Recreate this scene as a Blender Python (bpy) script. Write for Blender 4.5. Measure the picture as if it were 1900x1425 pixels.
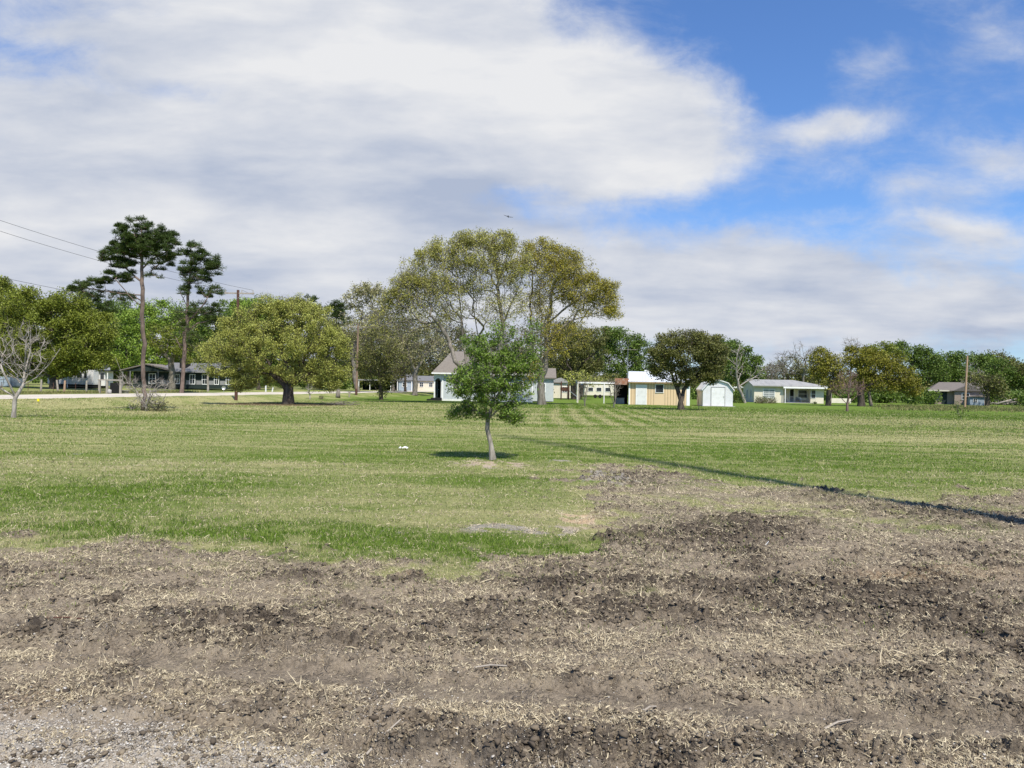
import bpy, math, random
import numpy as np
from mathutils import Matrix, Vector
random.seed(7)
rng = np.random.default_rng(11)
sc = bpy.context.scene
for o in list(bpy.data.objects): bpy.data.objects.remove(o)
C = sc.collection

# ------------------------------------------------------------------ camera
F = 1400.0; H = 1.75; PITCH = math.atan(4.5 / F); ROLL = math.radians(1.0)
_f = Vector((0, math.cos(PITCH), math.sin(PITCH)))
_r0 = Vector((1, 0, 0)); _u0 = Vector((0, -math.sin(PITCH), math.cos(PITCH)))
_r = _r0 * math.cos(ROLL) + _u0 * math.sin(ROLL)
_u = -_r0 * math.sin(ROLL) + _u0 * math.cos(ROLL)
cam = bpy.data.cameras.new('camera'); camo = bpy.data.objects.new('camera', cam); C.objects.link(camo)
camo.matrix_world = Matrix(((_r.x, _u.x, -_f.x, 0), (_r.y, _u.y, -_f.y, 0), (_r.z, _u.z, -_f.z, H), (0, 0, 0, 1)))
cam.sensor_fit = 'HORIZONTAL'; cam.sensor_width = 36; cam.lens = 36 * F / 1900
cam.clip_start = 0.1; cam.clip_end = 8000
sc.camera = camo

# ------------------------------------------------------------------ node maths helper
class N:
    nt = None
    def __init__(s, sock): s.s = sock
    @staticmethod
    def m(op, *a, clamp=False):
        n = N.nt.nodes.new('ShaderNodeMath'); n.operation = op; n.use_clamp = clamp
        for i, v in enumerate(a):
            if isinstance(v, N): N.nt.links.new(v.s, n.inputs[i])
            else: n.inputs[i].default_value = v
        return N(n.outputs[0])
    def __add__(s, o): return N.m('ADD', s, o)
    __radd__ = __add__
    def __sub__(s, o): return N.m('SUBTRACT', s, o)
    def __rsub__(s, o): return N.m('SUBTRACT', o, s)
    def __mul__(s, o): return N.m('MULTIPLY', s, o)
    __rmul__ = __mul__
    def __truediv__(s, o): return N.m('DIVIDE', s, o)
    def sstep(s, a, b):
        n = N.nt.nodes.new('ShaderNodeMapRange'); n.interpolation_type = 'SMOOTHSTEP'
        N.nt.links.new(s.s, n.inputs['Value'])
        n.inputs['From Min'].default_value = a; n.inputs['From Max'].default_value = b
        return N(n.outputs['Result'])
    def lin(s, a, b, c=0., d=1.):
        n = N.nt.nodes.new('ShaderNodeMapRange')
        N.nt.links.new(s.s, n.inputs['Value'])
        for k, v in zip(('From Min', 'From Max', 'To Min', 'To Max'), (a, b, c, d)): n.inputs[k].default_value = v
        return N(n.outputs['Result'])
def vec3(x, y, z):
    n = N.nt.nodes.new('ShaderNodeCombineXYZ')
    for i, v in enumerate((x, y, z)):
        if isinstance(v, N): N.nt.links.new(v.s, n.inputs[i])
        else: n.inputs[i].default_value = v
    return n.outputs[0]
def noise(vec, scale, detail=4, rough=0.55, dist=0.0):
    n = N.nt.nodes.new('ShaderNodeTexNoise')
    if vec is not None: N.nt.links.new(vec, n.inputs['Vector'])
    n.inputs['Scale'].default_value = scale; n.inputs['Detail'].default_value = detail
    n.inputs['Roughness'].default_value = rough; n.inputs['Distortion'].default_value = dist
    return N(n.outputs['Fac'])
def cmix(f, a, b, mode='MIX'):
    n = N.nt.nodes.new('ShaderNodeMix'); n.data_type = 'RGBA'; n.blend_type = mode
    for k, v in ((0, f), (6, a), (7, b)):
        if isinstance(v, N): v = v.s
        if isinstance(v, bpy.types.NodeSocket): N.nt.links.new(v, n.inputs[k])
        elif k == 0: n.inputs[0].default_value = v
        else: n.inputs[k].default_value = (*v, 1)
    return n.outputs[2]

# ------------------------------------------------------------------ world and sun
SUN_EL = math.radians(56); SUN_AZ = math.atan2(0.40, -0.915)     # azimuth clockwise from +Y
w = bpy.data.worlds.new('World'); sc.world = w; w.use_nodes = True
nt = w.node_tree; nt.nodes.clear(); N.nt = nt
out = nt.nodes.new('ShaderNodeOutputWorld'); bg = nt.nodes.new('ShaderNodeBackground')
nt.links.new(bg.outputs[0], out.inputs[0]); bg.inputs['Strength'].default_value = 0.1
sky = nt.nodes.new('ShaderNodeTexSky'); sky.sky_type = 'NISHITA'; sky.sun_disc = False
sky.sun_elevation = SUN_EL; sky.sun_rotation = SUN_AZ; sky.air_density = 1.0; sky.dust_density = 0.6; sky.ozone_density = 2.5
tc = nt.nodes.new('ShaderNodeTexCoord'); sp = nt.nodes.new('ShaderNodeSeparateXYZ')
nt.links.new(tc.outputs['Generated'], sp.inputs[0])
X, Y, Z = N(sp.outputs[0]), N(sp.outputs[1]), N(sp.outputs[2])
Yc = N.m('MAXIMUM', N.m('ABSOLUTE', Y), 0.18)
U = X / Yc; V = Z / Yc
gen = tc.outputs['Generated']
wa = noise(vec3(U, V, 0.0), 3.0, 9, 0.62) - 0.5
wb = noise(vec3(U + 7.3, V, 2.0), 3.0, 9, 0.62) - 0.5
Uw = U + wa * 0.26; Vw = V + wb * 0.15
def puv(px, py): return (px - 950) / F, (717 + 0.01745 * (px - 950) - py) / F
def blobs(lst, Uw, Vw):
    tot = None
    for (px, py, rx, ry, wt) in lst:
        u0, v0 = puv(px, py)
        du = (Uw - u0) * (F / rx); dv = (Vw - v0) * (F / ry)
        e = N.m('EXPONENT', (du * du + dv * dv) * -1.0) * wt
        tot = e if tot is None else tot + e
    return tot
cover = blobs([
    (150, 350, 620, 420, 1.1), (800, 190, 360, 200, 1.0), (1090, 230, 220, 120, .85), (1220, 170, 130, 80, .42), (1330, 295, 140, 60, .42), (520, 60, 380, 150, .5), (900, 40, 130, 60, .3),
    (1530, 243, 110, 34, .55), (1590, 115, 90, 40, .24), (1860, 90, 90, 50, .30), (1870, 300, 150, 44, .55), (1680, 360, 190, 34, .40),
    (1770, 445, 140, 40, .65), (1150, 500, 520, 100, .6), (1500, 600, 700, 90, .72), (1480, 500, 330, 55, .32), (1800, 560, 260, 60, .25), (1250, 420, 150, 30, .25), (600, 600, 900, 160, .6),
    (940, 365, 90, 30, -.42), (1120, 400, 260, 40, -.30), (60, 100, 160, 45, -.5), (360, 170, 180, 36, -.60), (250, 20, 200, 30, -.3), (1610, 470, 130, 50, -.45), (1330, 20, 220, 90, -.45), (1440, 385, 150, 34, -.40), (1800, 540, 220, 30, -.25), (1430, 150, 60, 60, -.5), (1440, 290, 50, 40, -.3),
], Uw, Vw)
Zc = N.m('MAXIMUM', Z, 0.0) + 0.10
PX_, PY_ = X / Zc, Y / Zc
n1 = noise(vec3(PX_, PY_ * 1.15, 1.0), 0.55, 8, 0.60, 0.25)
n1b = noise(vec3(U * 0.8, V * 1.5, 1.0), 9.0, 9, 0.64, 0.3)
cov = (cover + (n1 - 0.5) * 1.05 + (n1b - 0.5) * 1.25 + .05).sstep(0.04, 0.98)
cov = cov * Y.sstep(-0.30, 0.12) # the sunny half of the sky behind the camera is clear
br = blobs([(860, 190, 420, 120, .50), (1150, 270, 240, 90, .45), (620, 120, 330, 110, .45), (150, 290, 340, 110, .4), (300, 430, 460, 50, .3), (1530, 235, 100, 25, .45), (1300, 320, 110, 30, .35),
            (560, 335, 320, 50, -.25), (1000, 420, 300, 50, -.35), (120, 90, 260, 70, -.25), (380, 190, 160, 50, -.35), (1740, 425, 120, 20, .45), (1100, 520, 400, 40, .3), (1700, 500, 260, 60, -.3), (760, 400, 220, 40, -.2), (1500, 620, 500, 40, -.1)], Uw, Vw)
n2 = noise(vec3(PX_, PY_ * 1.3, 5.0), 0.7, 7, 0.55, 0.2)
n3 = noise(vec3(U * 0.7, V * 2.2, 3.0), 9.0, 6, 0.55, 0.2)
bright = (br * 0.62 + (n2 - .5) * 2.1 + (n3 - .5) * 1.3 + .52).lin(0.0, 1.0)
cloudcol = cmix(bright, (3.35, 3.85, 4.95), (6.35, 6.4, 6.55))
blue = cmix(1.0, sky.outputs[0], (0.74, 1.0, 1.36), 'MULTIPLY')
nt.links.new(cmix(cov, blue, cloudcol), bg.inputs['Color'])
w.cycles.sampling_method = 'MANUAL'; w.cycles.sample_map_resolution = 512

sl = bpy.data.lights.new('sun', 'SUN'); sl.energy = 5.0; sl.angle = math.radians(1.5); sl.color = (1.0, 0.94, 0.83)
so = bpy.data.objects.new('sun', sl); C.objects.link(so)
sd = Vector((math.sin(SUN_AZ) * math.cos(SUN_EL), math.cos(SUN_AZ) * math.cos(SUN_EL), math.sin(SUN_EL)))
so.rotation_euler = sd.to_track_quat('Z', 'Y').to_euler(); so.location = (20, -30, 60)
sc.view_settings.view_transform = 'Standard'; sc.view_settings.look = 'None'
sc.view_settings.exposure = 0.38; sc.view_settings.gamma = 1.0

# ------------------------------------------------------------------ numpy noise
def perlin(x, y, seed=0):
    r = np.random.default_rng(seed); P = r.permutation(512); P = np.concatenate([P, P, P])
    a = r.uniform(0, 2 * np.pi, 512); gx, gy = np.cos(a), np.sin(a)
    xi = np.floor(x).astype(np.int64); yi = np.floor(y).astype(np.int64); xf = x - xi; yf = y - yi
    def g(ix, iy, dx, dy):
        h = P[P[ix & 511] + (iy & 511)]
        return gx[h] * dx + gy[h] * dy
    s = xf * xf * xf * (xf * (xf * 6 - 15) + 10); t = yf * yf * yf * (yf * (yf * 6 - 15) + 10)
    a0 = g(xi, yi, xf, yf); b0 = g(xi + 1, yi, xf - 1, yf); c0 = g(xi, yi + 1, xf, yf - 1); d0 = g(xi + 1, yi + 1, xf - 1, yf - 1)
    return ((a0 + s * (b0 - a0)) * (1 - t) + (c0 + s * (d0 - c0)) * t) * 1.5
def fbm(x, y, o=4, seed=0, gain=0.5):
    v = 0; am = 1; fr = 1; tt = 0
    for k in range(o):
        v = v + am * perlin(x * fr + 13.7 * k, y * fr - 7.1 * k, seed + k); tt += am; am *= gain; fr *= 2.03
    return v / tt * 1.4
def cells(x, y, seed=0):
    xi = np.floor(x).astype(np.int64); yi = np.floor(y).astype(np.int64); r = np.random.default_rng(seed)
    T = r.uniform(0, 1, (3, 65536)); f1 = np.full(x.shape, 9.); f2 = np.full(x.shape, 9.); hh = np.zeros(x.shape)
    for dx in (-1, 0, 1):
        for dy in (-1, 0, 1):
            cx, cy = xi + dx, yi + dy; h = ((cx * 73856093) ^ (cy * 19349663)) & 65535
            d = np.hypot(cx + T[0][h] - x, cy + T[1][h] - y); k = d < f1
            f2 = np.where(k, f1, np.minimum(f2, d)); hh = np.where(k, T[2][h], hh); f1 = np.where(k, d, f1)
    return f1, f2, hh
def ss(a, b, x):
    t = np.clip((x - a) / (b - a), 0, 1); return t * t * (3 - 2 * t)

# ------------------------------------------------------------------ terrain shape
def road_s(x, y):   # metres left of the road's near edge
    return -((x + 29) - 0.149 * (y - 81)) / 1.011
def gbase(x, y):
    x = np.asarray(x, float); y = np.asarray(y, float)
    s = road_s(x, y)
    z = 0.33 * ss(-7, -0.5, s) - 0.16 * np.exp(-((s + 6.5) / 2.2) ** 2) + 0.33 * ss(12, 40, s)
    return z * ss(18, 35, y)
def ray(px, py, Yd=None):
    d = _f * F + _r * (px - 950) + _u * (712.5 - py)
    if Yd is None: return d
    return Vector((0, 0, H)) + d * (Yd / d.y)
def G(px, py, maxd=400):
    d = ray(px, py); z = 0.0; t = 0
    for k in range(25):
        t = (z - H) / d.z if d.z < -1e-6 else maxd / d.y
        if t * d.y > maxd or t < 0: t = maxd / d.y
        z = 0.5 * z + 0.5 * float(gbase(d.x * t, d.y * t))
    x, y = d.x * t, d.y * t
    return Vector((x, y, float(gbase(x, y))))
def onground(px, D):
    """the ground point in the direction of picture column px at depth D"""
    d = ray(px, 720); x = d.x * D / d.y
    return Vector((x, D, float(gbase(x, D))))

# dirt area outline (metres)
poly_px = [(-900, 990), (0, 1000), (60, 1022), (200, 1012), (360, 1018), (520, 1022), (560, 1042), (700, 1052), (850, 1060), (1000, 1030), (1110, 1020),
           (1130, 985), (1095, 930), (1088, 880), (1120, 862), (1190, 868), (1260, 885), (1400, 905), (1520, 905), (1600, 925), (1750, 930), (1900, 915), (2700, 930)]
DP = [G(*p) for p in poly_px]
DX = np.array([p.x for p in DP]); DY = np.array([p.y for p in DP])
def dirt_sd(x, y):
    best = np.full(x.shape, 1e9); inside = np.zeros(x.shape, bool)
    xs = np.concatenate([DX, [60, -60]]); ys = np.concatenate([DY, [-60, -60]])
    n = len(xs)
    for i in range(n):
        ax, ay, bx, by = xs[i], ys[i], xs[(i + 1) % n], ys[(i + 1) % n]
        t = np.clip(((x - ax) * (bx - ax) + (y - ay) * (by - ay)) / ((bx - ax) ** 2 + (by - ay) ** 2), 0, 1)
        best = np.minimum(best, np.hypot(x - ax - t * (bx - ax), y - ay - t * (by - ay)))
        c = ((ay > y) != (by > y)) & (x < (bx - ax) * (y - ay) / (by - ay + 1e-12) + ax)
        inside ^= c
    return np.where(inside, best, -best)
def ell(x, y, px, py, rx, ry, soft=1.0):
    p = G(px, py); d2 = ((x - p.x) / (rx * p.y / F)) ** 2 + ((y - p.y) / (ry * p.y * p.y / (H * F))) ** 2
    return np.exp(-d2 * 0.9 * soft)
HOLES = [(205, 1118, 30, 12, .07), (1890, 1212, 40, 14, .06), (1700, 1062, 22, 8, .05), (1385, 1060, 26, 8, .05), (1560, 915, 40, 6, .03), (800, 1340, 40, 16, .05), (1170, 1335, 40, 14, .05), (60, 1175, 40, 12, .03), (1150, 890, 26, 6, .03)]
def pl_dist(x, y, pts):
    P = [G(*p) for p in pts]; best = np.full(x.shape, 1e9)
    for a, b in zip(P[:-1], P[1:]):
        t = np.clip(((x - a.x) * (b.x - a.x) + (y - a.y) * (b.y - a.y)) / ((b.x - a.x) ** 2 + (b.y - a.y) ** 2), 0, 1)
        best = np.minimum(best, np.hypot(x - a.x - t * (b.x - a.x), y - a.y - t * (b.y - a.y)))
    return best
TRACKS = [([(280, 1228), (700, 1266), (1000, 1290), (1300, 1308), (1900, 1358), (2600, 1420)], .17, 1.0),
          ([(-600, 1186), (0, 1199), (180, 1208), (420, 1228)], .08, .9), ([(-400, 1330), (200, 1338), (450, 1348), (700, 1405), (900, 1440)], .10, .9)]
def track(x, y):
    t = np.zeros(x.shape); w_ = .04 * fbm(x * 2.5, y * 2.5, 3, 401); k = (y < 7) & (y > 1) & (np.abs(x) < 9)
    for pts, wd, wt in TRACKS:
        t[k] = np.maximum(t[k], wt * ss(wd * 1.3, wd * .6, pl_dist(x[k], y[k], pts) + w_[k]))
    return t
def fields(x, y):
    near = np.abs(y) < 60
    n = fbm(x * 1.1, y * 1.1, 5, 3, 0.6); nb = fbm(x * 0.32, y * 0.32, 4, 21)
    sd_ = dirt_sd(x, y); dirt = ss(-0.15, 0.18, sd_ + (n * 1.05 + .35 * fbm(x * 4, y * 4, 3, 31)) * np.clip(y / 9, .5, 2))
    pat = 0 * x
    for (a, b, rx, ry, wt) in [(1460, 945, 130, 13, 1.), (1290, 932, 100, 11, .8), (1700, 978, 110, 12, .9), (1180, 960, 60, 10, .5), (1820, 945, 90, 10, .6), (1640, 925, 90, 8, .7), (1340, 905, 120, 9, .7), (1200, 1110, 40, 6, .4), (560, 1040, 70, 8, .7), (650, 1090, 16, 5, .7), (400, 1050, 60, 7, .5), (60, 1010, 60, 10, .5)]:
        pat = pat + wt * ell(x, y, a, b, rx, ry)
    dirt = dirt * (1 - .9 * np.clip(pat * (.8 + 2.2 * fbm(x * 2.6, y * 2.6, 4, 77, .6)), 0, 1)) * (1 - .8 * ss(.30, .50, fbm(x * 1.3, y * 1.5, 4, 78, .6)) * ss(8.5, 12, y))
    dry = 0.50 + 0.36 * fbm(x * 0.10, y * 0.55, 4, 40) + 0.22 * fbm(x * .7, y * .9, 4, 44)
    # mowing stripes: long sweeps across on the right, lengthwise passes up the middle
    wy = y + 2.0 * fbm(x * 0.03, y * 0.03, 2, 50) + 0.10 * x
    str1 = np.sin(wy * 2 * np.pi / 1.35 + 1.5 * fbm(x * .12, y * .12, 2, 55)) * (0.6 + .8 * fbm(x * .05, y * .4, 3, 56))
    str2 = np.sin((x - 0.055 * y + .4 * fbm(x * .05, y * .05, 2, 57)) * 2 * np.pi / 1.3)
    mid = ss(0.02, 0.06, x / np.maximum(y, 1)) * ss(0.24, 0.18, x / np.maximum(y, 1)) * ss(28, 40, y)
    far_ = ss(16, 32, y); dry += far_ * (.10 + .55 * fbm(x * .035, y * .22 + .01 * x, 3, 61) + .30 * fbm(x * .10, y * .75, 3, 62))
    dry += (0.24 * str1 * (1 - mid) + 0.42 * str2 * mid) * ss(11, 22, y)
    lush = 0 * x; bare = 0 * x; mulch = 0 * x
    for (a, b, rx, ry, wt) in [(120, 985, 230, 26, .8), (430, 985, 200, 26, .75), (330, 905, 170, 32, .6), (900, 1022, 190, 26, 1.), (640, 1000, 160, 26, .75), (1060, 1012, 90, 16, .9),
                               (1290, 840, 330, 22, .7), (60, 915, 160, 30, .4), (560, 1035, 60, 9, .9), (750, 1040, 60, 8, .8), (950, 890, 160, 12, .35), (1600, 850, 260, 16, .45), (860, 845, 160, 14, .4), (1440, 1370, 20, 4, .8)]:
        lush = lush + 1.25 * wt * ell(x, y, a, b, rx, ry) * np.clip(.62 + 1.3 * fbm(x * 1.9, y * 2.6, 4, 66, .6), .1, 1.3)
    edge = np.exp(-(sd_ / np.where(sd_ > 0, 1.1, .5)) ** 2) * np.clip(.55 + 1.4 * fbm(x * 2.2, y * 2.8, 4, 205, .65), 0, 1); lush = lush * (1 - .75 * edge); dry = dry + .45 * edge
    # unmown bright strip beyond the mown part on the right, and green round the houses
    strip = ss(58, 66, y + .0095 * np.clip(x, 0, 60) ** 2 + 2.5 * n) * ss(-6, 4, x) + ss(70, 82, y + 3 * n) * ss(-30, -10, x)
    strip = np.clip(strip, 0, 1) * ss(-3, -9, road_s(x, y))
    lush = lush + 1.1 * strip
    for (a, b, rx, ry, wt) in [(300, 870, 300, 16, .25), (600, 935, 300, 24, .40), (180, 800, 260, 18, .35), (940, 862, 140, 8, .5), (1460, 920, 200, 16, .4), (150, 752, 300, 6, .5), (420, 742, 90, 5, .6),
                               (1060, 965, 60, 18, .5), (770, 1050, 110, 12, .8), (860, 955, 150, 14, .3), (1540, 955, 200, 20, .3), (100, 1010, 200, 8, .3), (275, 764, 70, 4, .8)]:
        dry = dry + wt * ell(x, y, a, b, rx, ry)
    for (a, b, rx, ry, wt) in [(950, 985, 75, 9, 1.), (900, 975, 30, 6, .7), (1070, 965, 34, 14, 1.), (1020, 985, 40, 6, .7), (1130, 888, 60, 14, .6), (915, 861, 75, 7, 1.), (1030, 855, 30, 3, .6), (160, 841, 40, 3, .5), (725, 985, 30, 7, .5)]:
        bare = bare + 1.5 * wt * ell(x, y, a, b, rx, ry, 1.1) * np.clip(.42 + 1.9 * fbm(x * 3.2, y * 2.6, 4, 71, .6), 0, 1.2)
    orange = ell(x, y, 1070, 962, 40, 16) + .4 * ell(x, y, 915, 861, 90, 8) + .6 * ell(x, y, 1650, 1075, 70, 12) + .4 * ell(x, y, 1800, 1065, 80, 12) + .35 * ell(x, y, 790, 1065, 60, 8) + .4 * ell(x, y, 60, 1300, 60, 20)
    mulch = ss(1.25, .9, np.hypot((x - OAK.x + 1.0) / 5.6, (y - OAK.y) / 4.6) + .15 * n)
    grav = ss(0.25, -.25, y - (3.30 - 0.24 * x) + 0.25 * fbm(x * 1.7, y * 1.7, 3, 81)) + 0.14 * ss(0.1, .5, fbm(x * .9, y * .9, 3, 83)) * ss(6.5, 4.5, y)
    grav = grav * (.25 + .75 * ss(0.6, -0.6, x))
    dark = np.clip(0.30 + .45 * fbm(x * .6, y * 3.0, 4, 96, .6) * ss(8, 5, y) + 0.9 * fbm(x * .45, y * .7, 4, 90) + 0.5 * fbm(x * 2.1, y * 3.5, 4, 93), 0, 1)
    dark = np.clip(dark * (.62 + 1.1 * fbm(x * 3.3, y * 4.4, 4, 97, .65)), 0, 1)
    hole_shade = 0 * x
    for (a, b, rx, ry, d) in HOLES: hole_shade = hole_shade + (d / .07) * ell(x, y, a, b, rx * .9, ry * .9, 1.4)
    for (a, b, rx, ry, wt) in [(1380, 985, 110, 22, .9), (1650, 1100, 110, 35, .6), (1550, 1140, 200, 30, .5), (1250, 1000, 120, 18, .5), (1780, 950, 160, 20, .5), (1560, 915, 70, 10, .6), (500, 1160, 400, 22, .35), (1300, 1395, 700, 26, .65), (1780, 1330, 200, 20, .3), (1100, 1135, 350, 14, .4), (1830, 1150, 120, 60, .35), (1300, 1090, 260, 12, .5), (930, 1150, 220, 10, .4), (1150, 885, 60, 8, .7), (700, 1080, 200, 8, .35), (400, 1150, 130, 7, .7), (560, 1070, 50, 6, .8), (330, 1095, 60, 5, .6), (880, 1175, 120, 6, .8), (720, 1195, 260, 7, .5), (1000, 1085, 120, 6, .6), (100, 1172, 90, 7, .6), (950, 1200, 200, 7, .4), (1390, 1035, 60, 30, .8), (1750, 1085, 50, 18, .8)]:
        dark = dark + wt * ell(x, y, a, b, rx, ry)
    tr = track(x, y); dark = np.clip(dark, 0, 1) * (1 - .8 * tr) + .34 * tr * dirt + np.clip(hole_shade, 0, 1.5) * 1.6
    return dict(dirt=dirt, dry=np.clip(dry, 0, 1), lush=np.clip(lush, 0, 1), bare=np.clip(bare, 0, 1), mulch=mulch, grav=np.clip(grav, 0, 1), dark=np.clip(dark, 0, 2), track=tr, edge=edge, orange=np.clip(orange, 0, 1), strip=strip)
OAK = G(535, 750)
def hmap(x, y, f=None, fine=True):
    z = gbase(x, y)
    if f is None: f = fields(x, y)
    near = ss(45, 25, np.hypot(x, y))
    z = z + 0.022 * fbm(x * 1.3, y * 1.3, 3, 101) * ss(300, 60, np.hypot(x, y))
    d = np.clip(f['dirt'] + .4 * f['bare'], 0, 1) * near; tr = f['track']
    wx = x + .06 * fbm(x * 3, y * 3, 2, 130); wy = y + .06 * fbm(x * 3, y * 3, 2, 131)
    rid = 1 - np.abs(fbm(wx * 3.2, wy * 4.2, 4, 110, .55)) * 2.2
    cl = np.abs(fbm(wx * 9, wy * 11, 3, 120, .6))
    rough = (0.45 + 1.0 * np.minimum(f['dark'], 1)) * (1 - 0.82 * tr)
    f1, f2, hh = cells(wx * 9, wy * 13, 5); g1, g2, gh = cells(wx * 21, wy * 26, 6)
    z = z + d * rough * (0.046 * ss(0, .35, f2 - f1) * hh ** 1.5 + 0.022 * ss(0, .3, g2 - g1) * gh)
    z = z + d * rough * (0.018 * rid + 0.026 * cl) + d * 0.012 * fbm(x * 25, y * 25, 2, 125) * (1 - .5 * tr) - d * 0.03 * tr
    # tyre lug prints
    lug = ell(x, y, 1560, 1190, 210, 40) + .7 * ell(x, y, 1350, 1000, 60, 25)
    z = z - d * lug * 0.024 * np.clip(np.sin((x * .8 + y * 1.3) * 2 * np.pi / 0.16 + 2 * fbm(x * 2, y * 2, 2, 140)), 0, 1)
    for (a, b, rx, ry, dep) in HOLES: z = z - dep * ell(x, y, a, b, rx * .8, ry * .8, 2.0) * 2.0
    z = z + 0.05 * ell(x, y, 905, 862, 40, 4)
    return z

# ------------------------------------------------------------------ mesh helpers
def tagp(o, label=None, cat=None, group=None, kind=None):
    for k, v in (('label', label), ('category', cat), ('group', group), ('kind', kind)):
        if v: o[k] = v
    return o
def link(name, me, mat=None, parent=None, smooth=False):
    o = bpy.data.objects.new(name, me); C.objects.link(o)
    if mat: me.materials.append(mat)
    if parent: o.parent = parent
    if smooth: me.polygons.foreach_set('use_smooth', np.ones(len(me.polygons), bool))
    return o
def empty(name, loc, rz=0, label=None, cat=None, group=None):
    o = bpy.data.objects.new(name, None); C.objects.link(o); o.location = loc; o.rotation_euler = (0, 0, rz)
    o.empty_display_size = 0.3
    return tagp(o, label, cat, group)
def np_mesh(name, V, *Fs):
    me = bpy.data.meshes.new(name); V = np.asarray(V, np.float32)
    me.vertices.add(len(V)); me.vertices.foreach_set('co', V.ravel())
    Fs = [f for f in Fs if len(f)]
    idx = np.concatenate([f.ravel() for f in Fs]).astype(np.int32)
    tot = np.concatenate([np.full(len(f), f.shape[1]) for f in Fs]).astype(np.int32)
    start = np.concatenate([[0], np.cumsum(tot)[:-1]]).astype(np.int32)
    me.loops.add(len(idx)); me.loops.foreach_set('vertex_index', idx)
    me.polygons.add(len(tot)); me.polygons.foreach_set('loop_start', start); me.polygons.foreach_set('loop_total', tot)
    me.update(calc_edges=True); return me
def fattr(me, name, arr):
    a = me.attributes.new(name, 'FLOAT', 'POINT'); a.data.foreach_set('value', np.asarray(arr, np.float32))

# ------------------------------------------------------------------ materials
def new_mat(name, rough=0.8, spec=0.25):
    m = bpy.data.materials.new(name); m.use_nodes = True; N.nt = m.node_tree
    b = m.node_tree.nodes['Principled BSDF']; b.inputs['Roughness'].default_value = rough
    b.inputs['Specular IOR Level'].default_value = spec
    return m, b
def attr(name):
    n = N.nt.nodes.new('ShaderNodeAttribute'); n.attribute_name = name; return N(n.outputs['Fac'])
def coords(kind='Object'):
    n = N.nt.nodes.new('ShaderNodeTexCoord'); return n.outputs[kind]
def bump(b, h, strength=0.4, dist=0.02):
    n = N.nt.nodes.new('ShaderNodeBump'); n.inputs['Strength'].default_value = strength; n.inputs['Distance'].default_value = dist
    N.nt.links.new(h.s, n.inputs['Height']); N.nt.links.new(n.outputs[0], b.inputs['Normal'])
def stretch(sock, v):
    n = N.nt.nodes.new('ShaderNodeVectorMath'); n.operation = 'MULTIPLY'; N.nt.links.new(sock, n.inputs[0]); n.inputs[1].default_value = v
    return n.outputs[0]
def paint(name, c1, c2=None, scale=3.0, rough=0.7, spec=0.3, metal=0.0, wear=0.5, lines=None, bumps=0.0, st=(1, 1, 1), dirt=None):
    """lines=(axis, pitch, depth) : grooves of siding / corrugation / boards"""
    m, b = new_mat(name, rough, spec); b.inputs['Metallic'].default_value = metal
    c2 = c2 or tuple(v * 0.72 for v in c1)
    co = coords(); n = noise(stretch(co, st), scale, 6, 0.62)
    col = cmix(n.lin(0.62 - wear * .3, 0.62 + .2), c1, c2)
    if dirt:
        n2 = noise(stretch(co, (1, 1, .25)), 1.1, 5, .6)
        col = cmix(n2.lin(.48, .75, 0, .8), col, dirt)
    h = n * bumps
    if lines:
        s = N.nt.nodes.new('ShaderNodeSeparateXYZ'); N.nt.links.new(co, s.inputs[0]); a = N(s.outputs[lines[0]])
        fr = N.m('FRACT', a / lines[1])
        if lines[2] == 'lap': prof = fr; dk = fr.sstep(0.90, 1.0)
        elif lines[2] == 'wave': prof = N.m('SINE', a * (2 * math.pi / lines[1])) * .5 + .5; dk = prof.sstep(0.25, 0.0) * .5
        else: prof = fr.sstep(0, .08); dk = fr.sstep(0.07, 0.0)
        col = cmix(dk * 0.45, col, tuple(v * .35 for v in c1)); h = h + prof
    b.inputs['Base Color'].default_value = (*c1, 1); N.nt.links.new(col, b.inputs['Base Color'])
    if lines or bumps: bump(b, h, 0.5, 0.02)
    return m
def leaf_mat(name, c1, c2, c3, scale=0.35, trans=0.13, rough=0.55):
    m, b = new_mat(name, rough, 0.25); nt = m.node_tree
    g = nt.nodes.new('ShaderNodeNewGeometry'); r = N(g.outputs['Random Per Island'])
    n = noise(coords(), scale, 3, .6)
    col = cmix(n.lin(.35, .65), c1, c2); col = cmix(r.lin(.55, 1., 0, .8), col, c3)
    col = cmix(N.m('FRACT', r * 7.3).lin(0, 1, 0, .5), col, tuple(v * .35 for v in c1))
    nt.links.new(col, b.inputs['Base Color'])
    t = nt.nodes.new('ShaderNodeBsdfTranslucent'); nt.links.new(cmix(0.5, col, c3), t.inputs[0])
    mx = nt.nodes.new('ShaderNodeMixShader'); mx.inputs[0].default_value = trans
    nt.links.new(b.outputs[0], mx.inputs[1]); nt.links.new(t.outputs[0], mx.inputs[2])
    nt.links.new(mx.outputs[0], nt.nodes['Material Output'].inputs[0]); return m
def bark_mat(name, c1, c2, scale=6):
    m, b = new_mat(name, 0.9, 0.1); co = coords()
    n = noise(stretch(co, (1, 1, .3)), scale, 6, .65); n2 = noise(co, scale * .25, 3)
    col = cmix(n.lin(.38, .62), c1, c2); col = cmix(n2.lin(.5, .7, 0, .5), col, tuple(v * .55 for v in c2))
    N.nt.links.new(col, b.inputs['Base Color']); bump(b, n, .8, .03); return m

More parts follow.
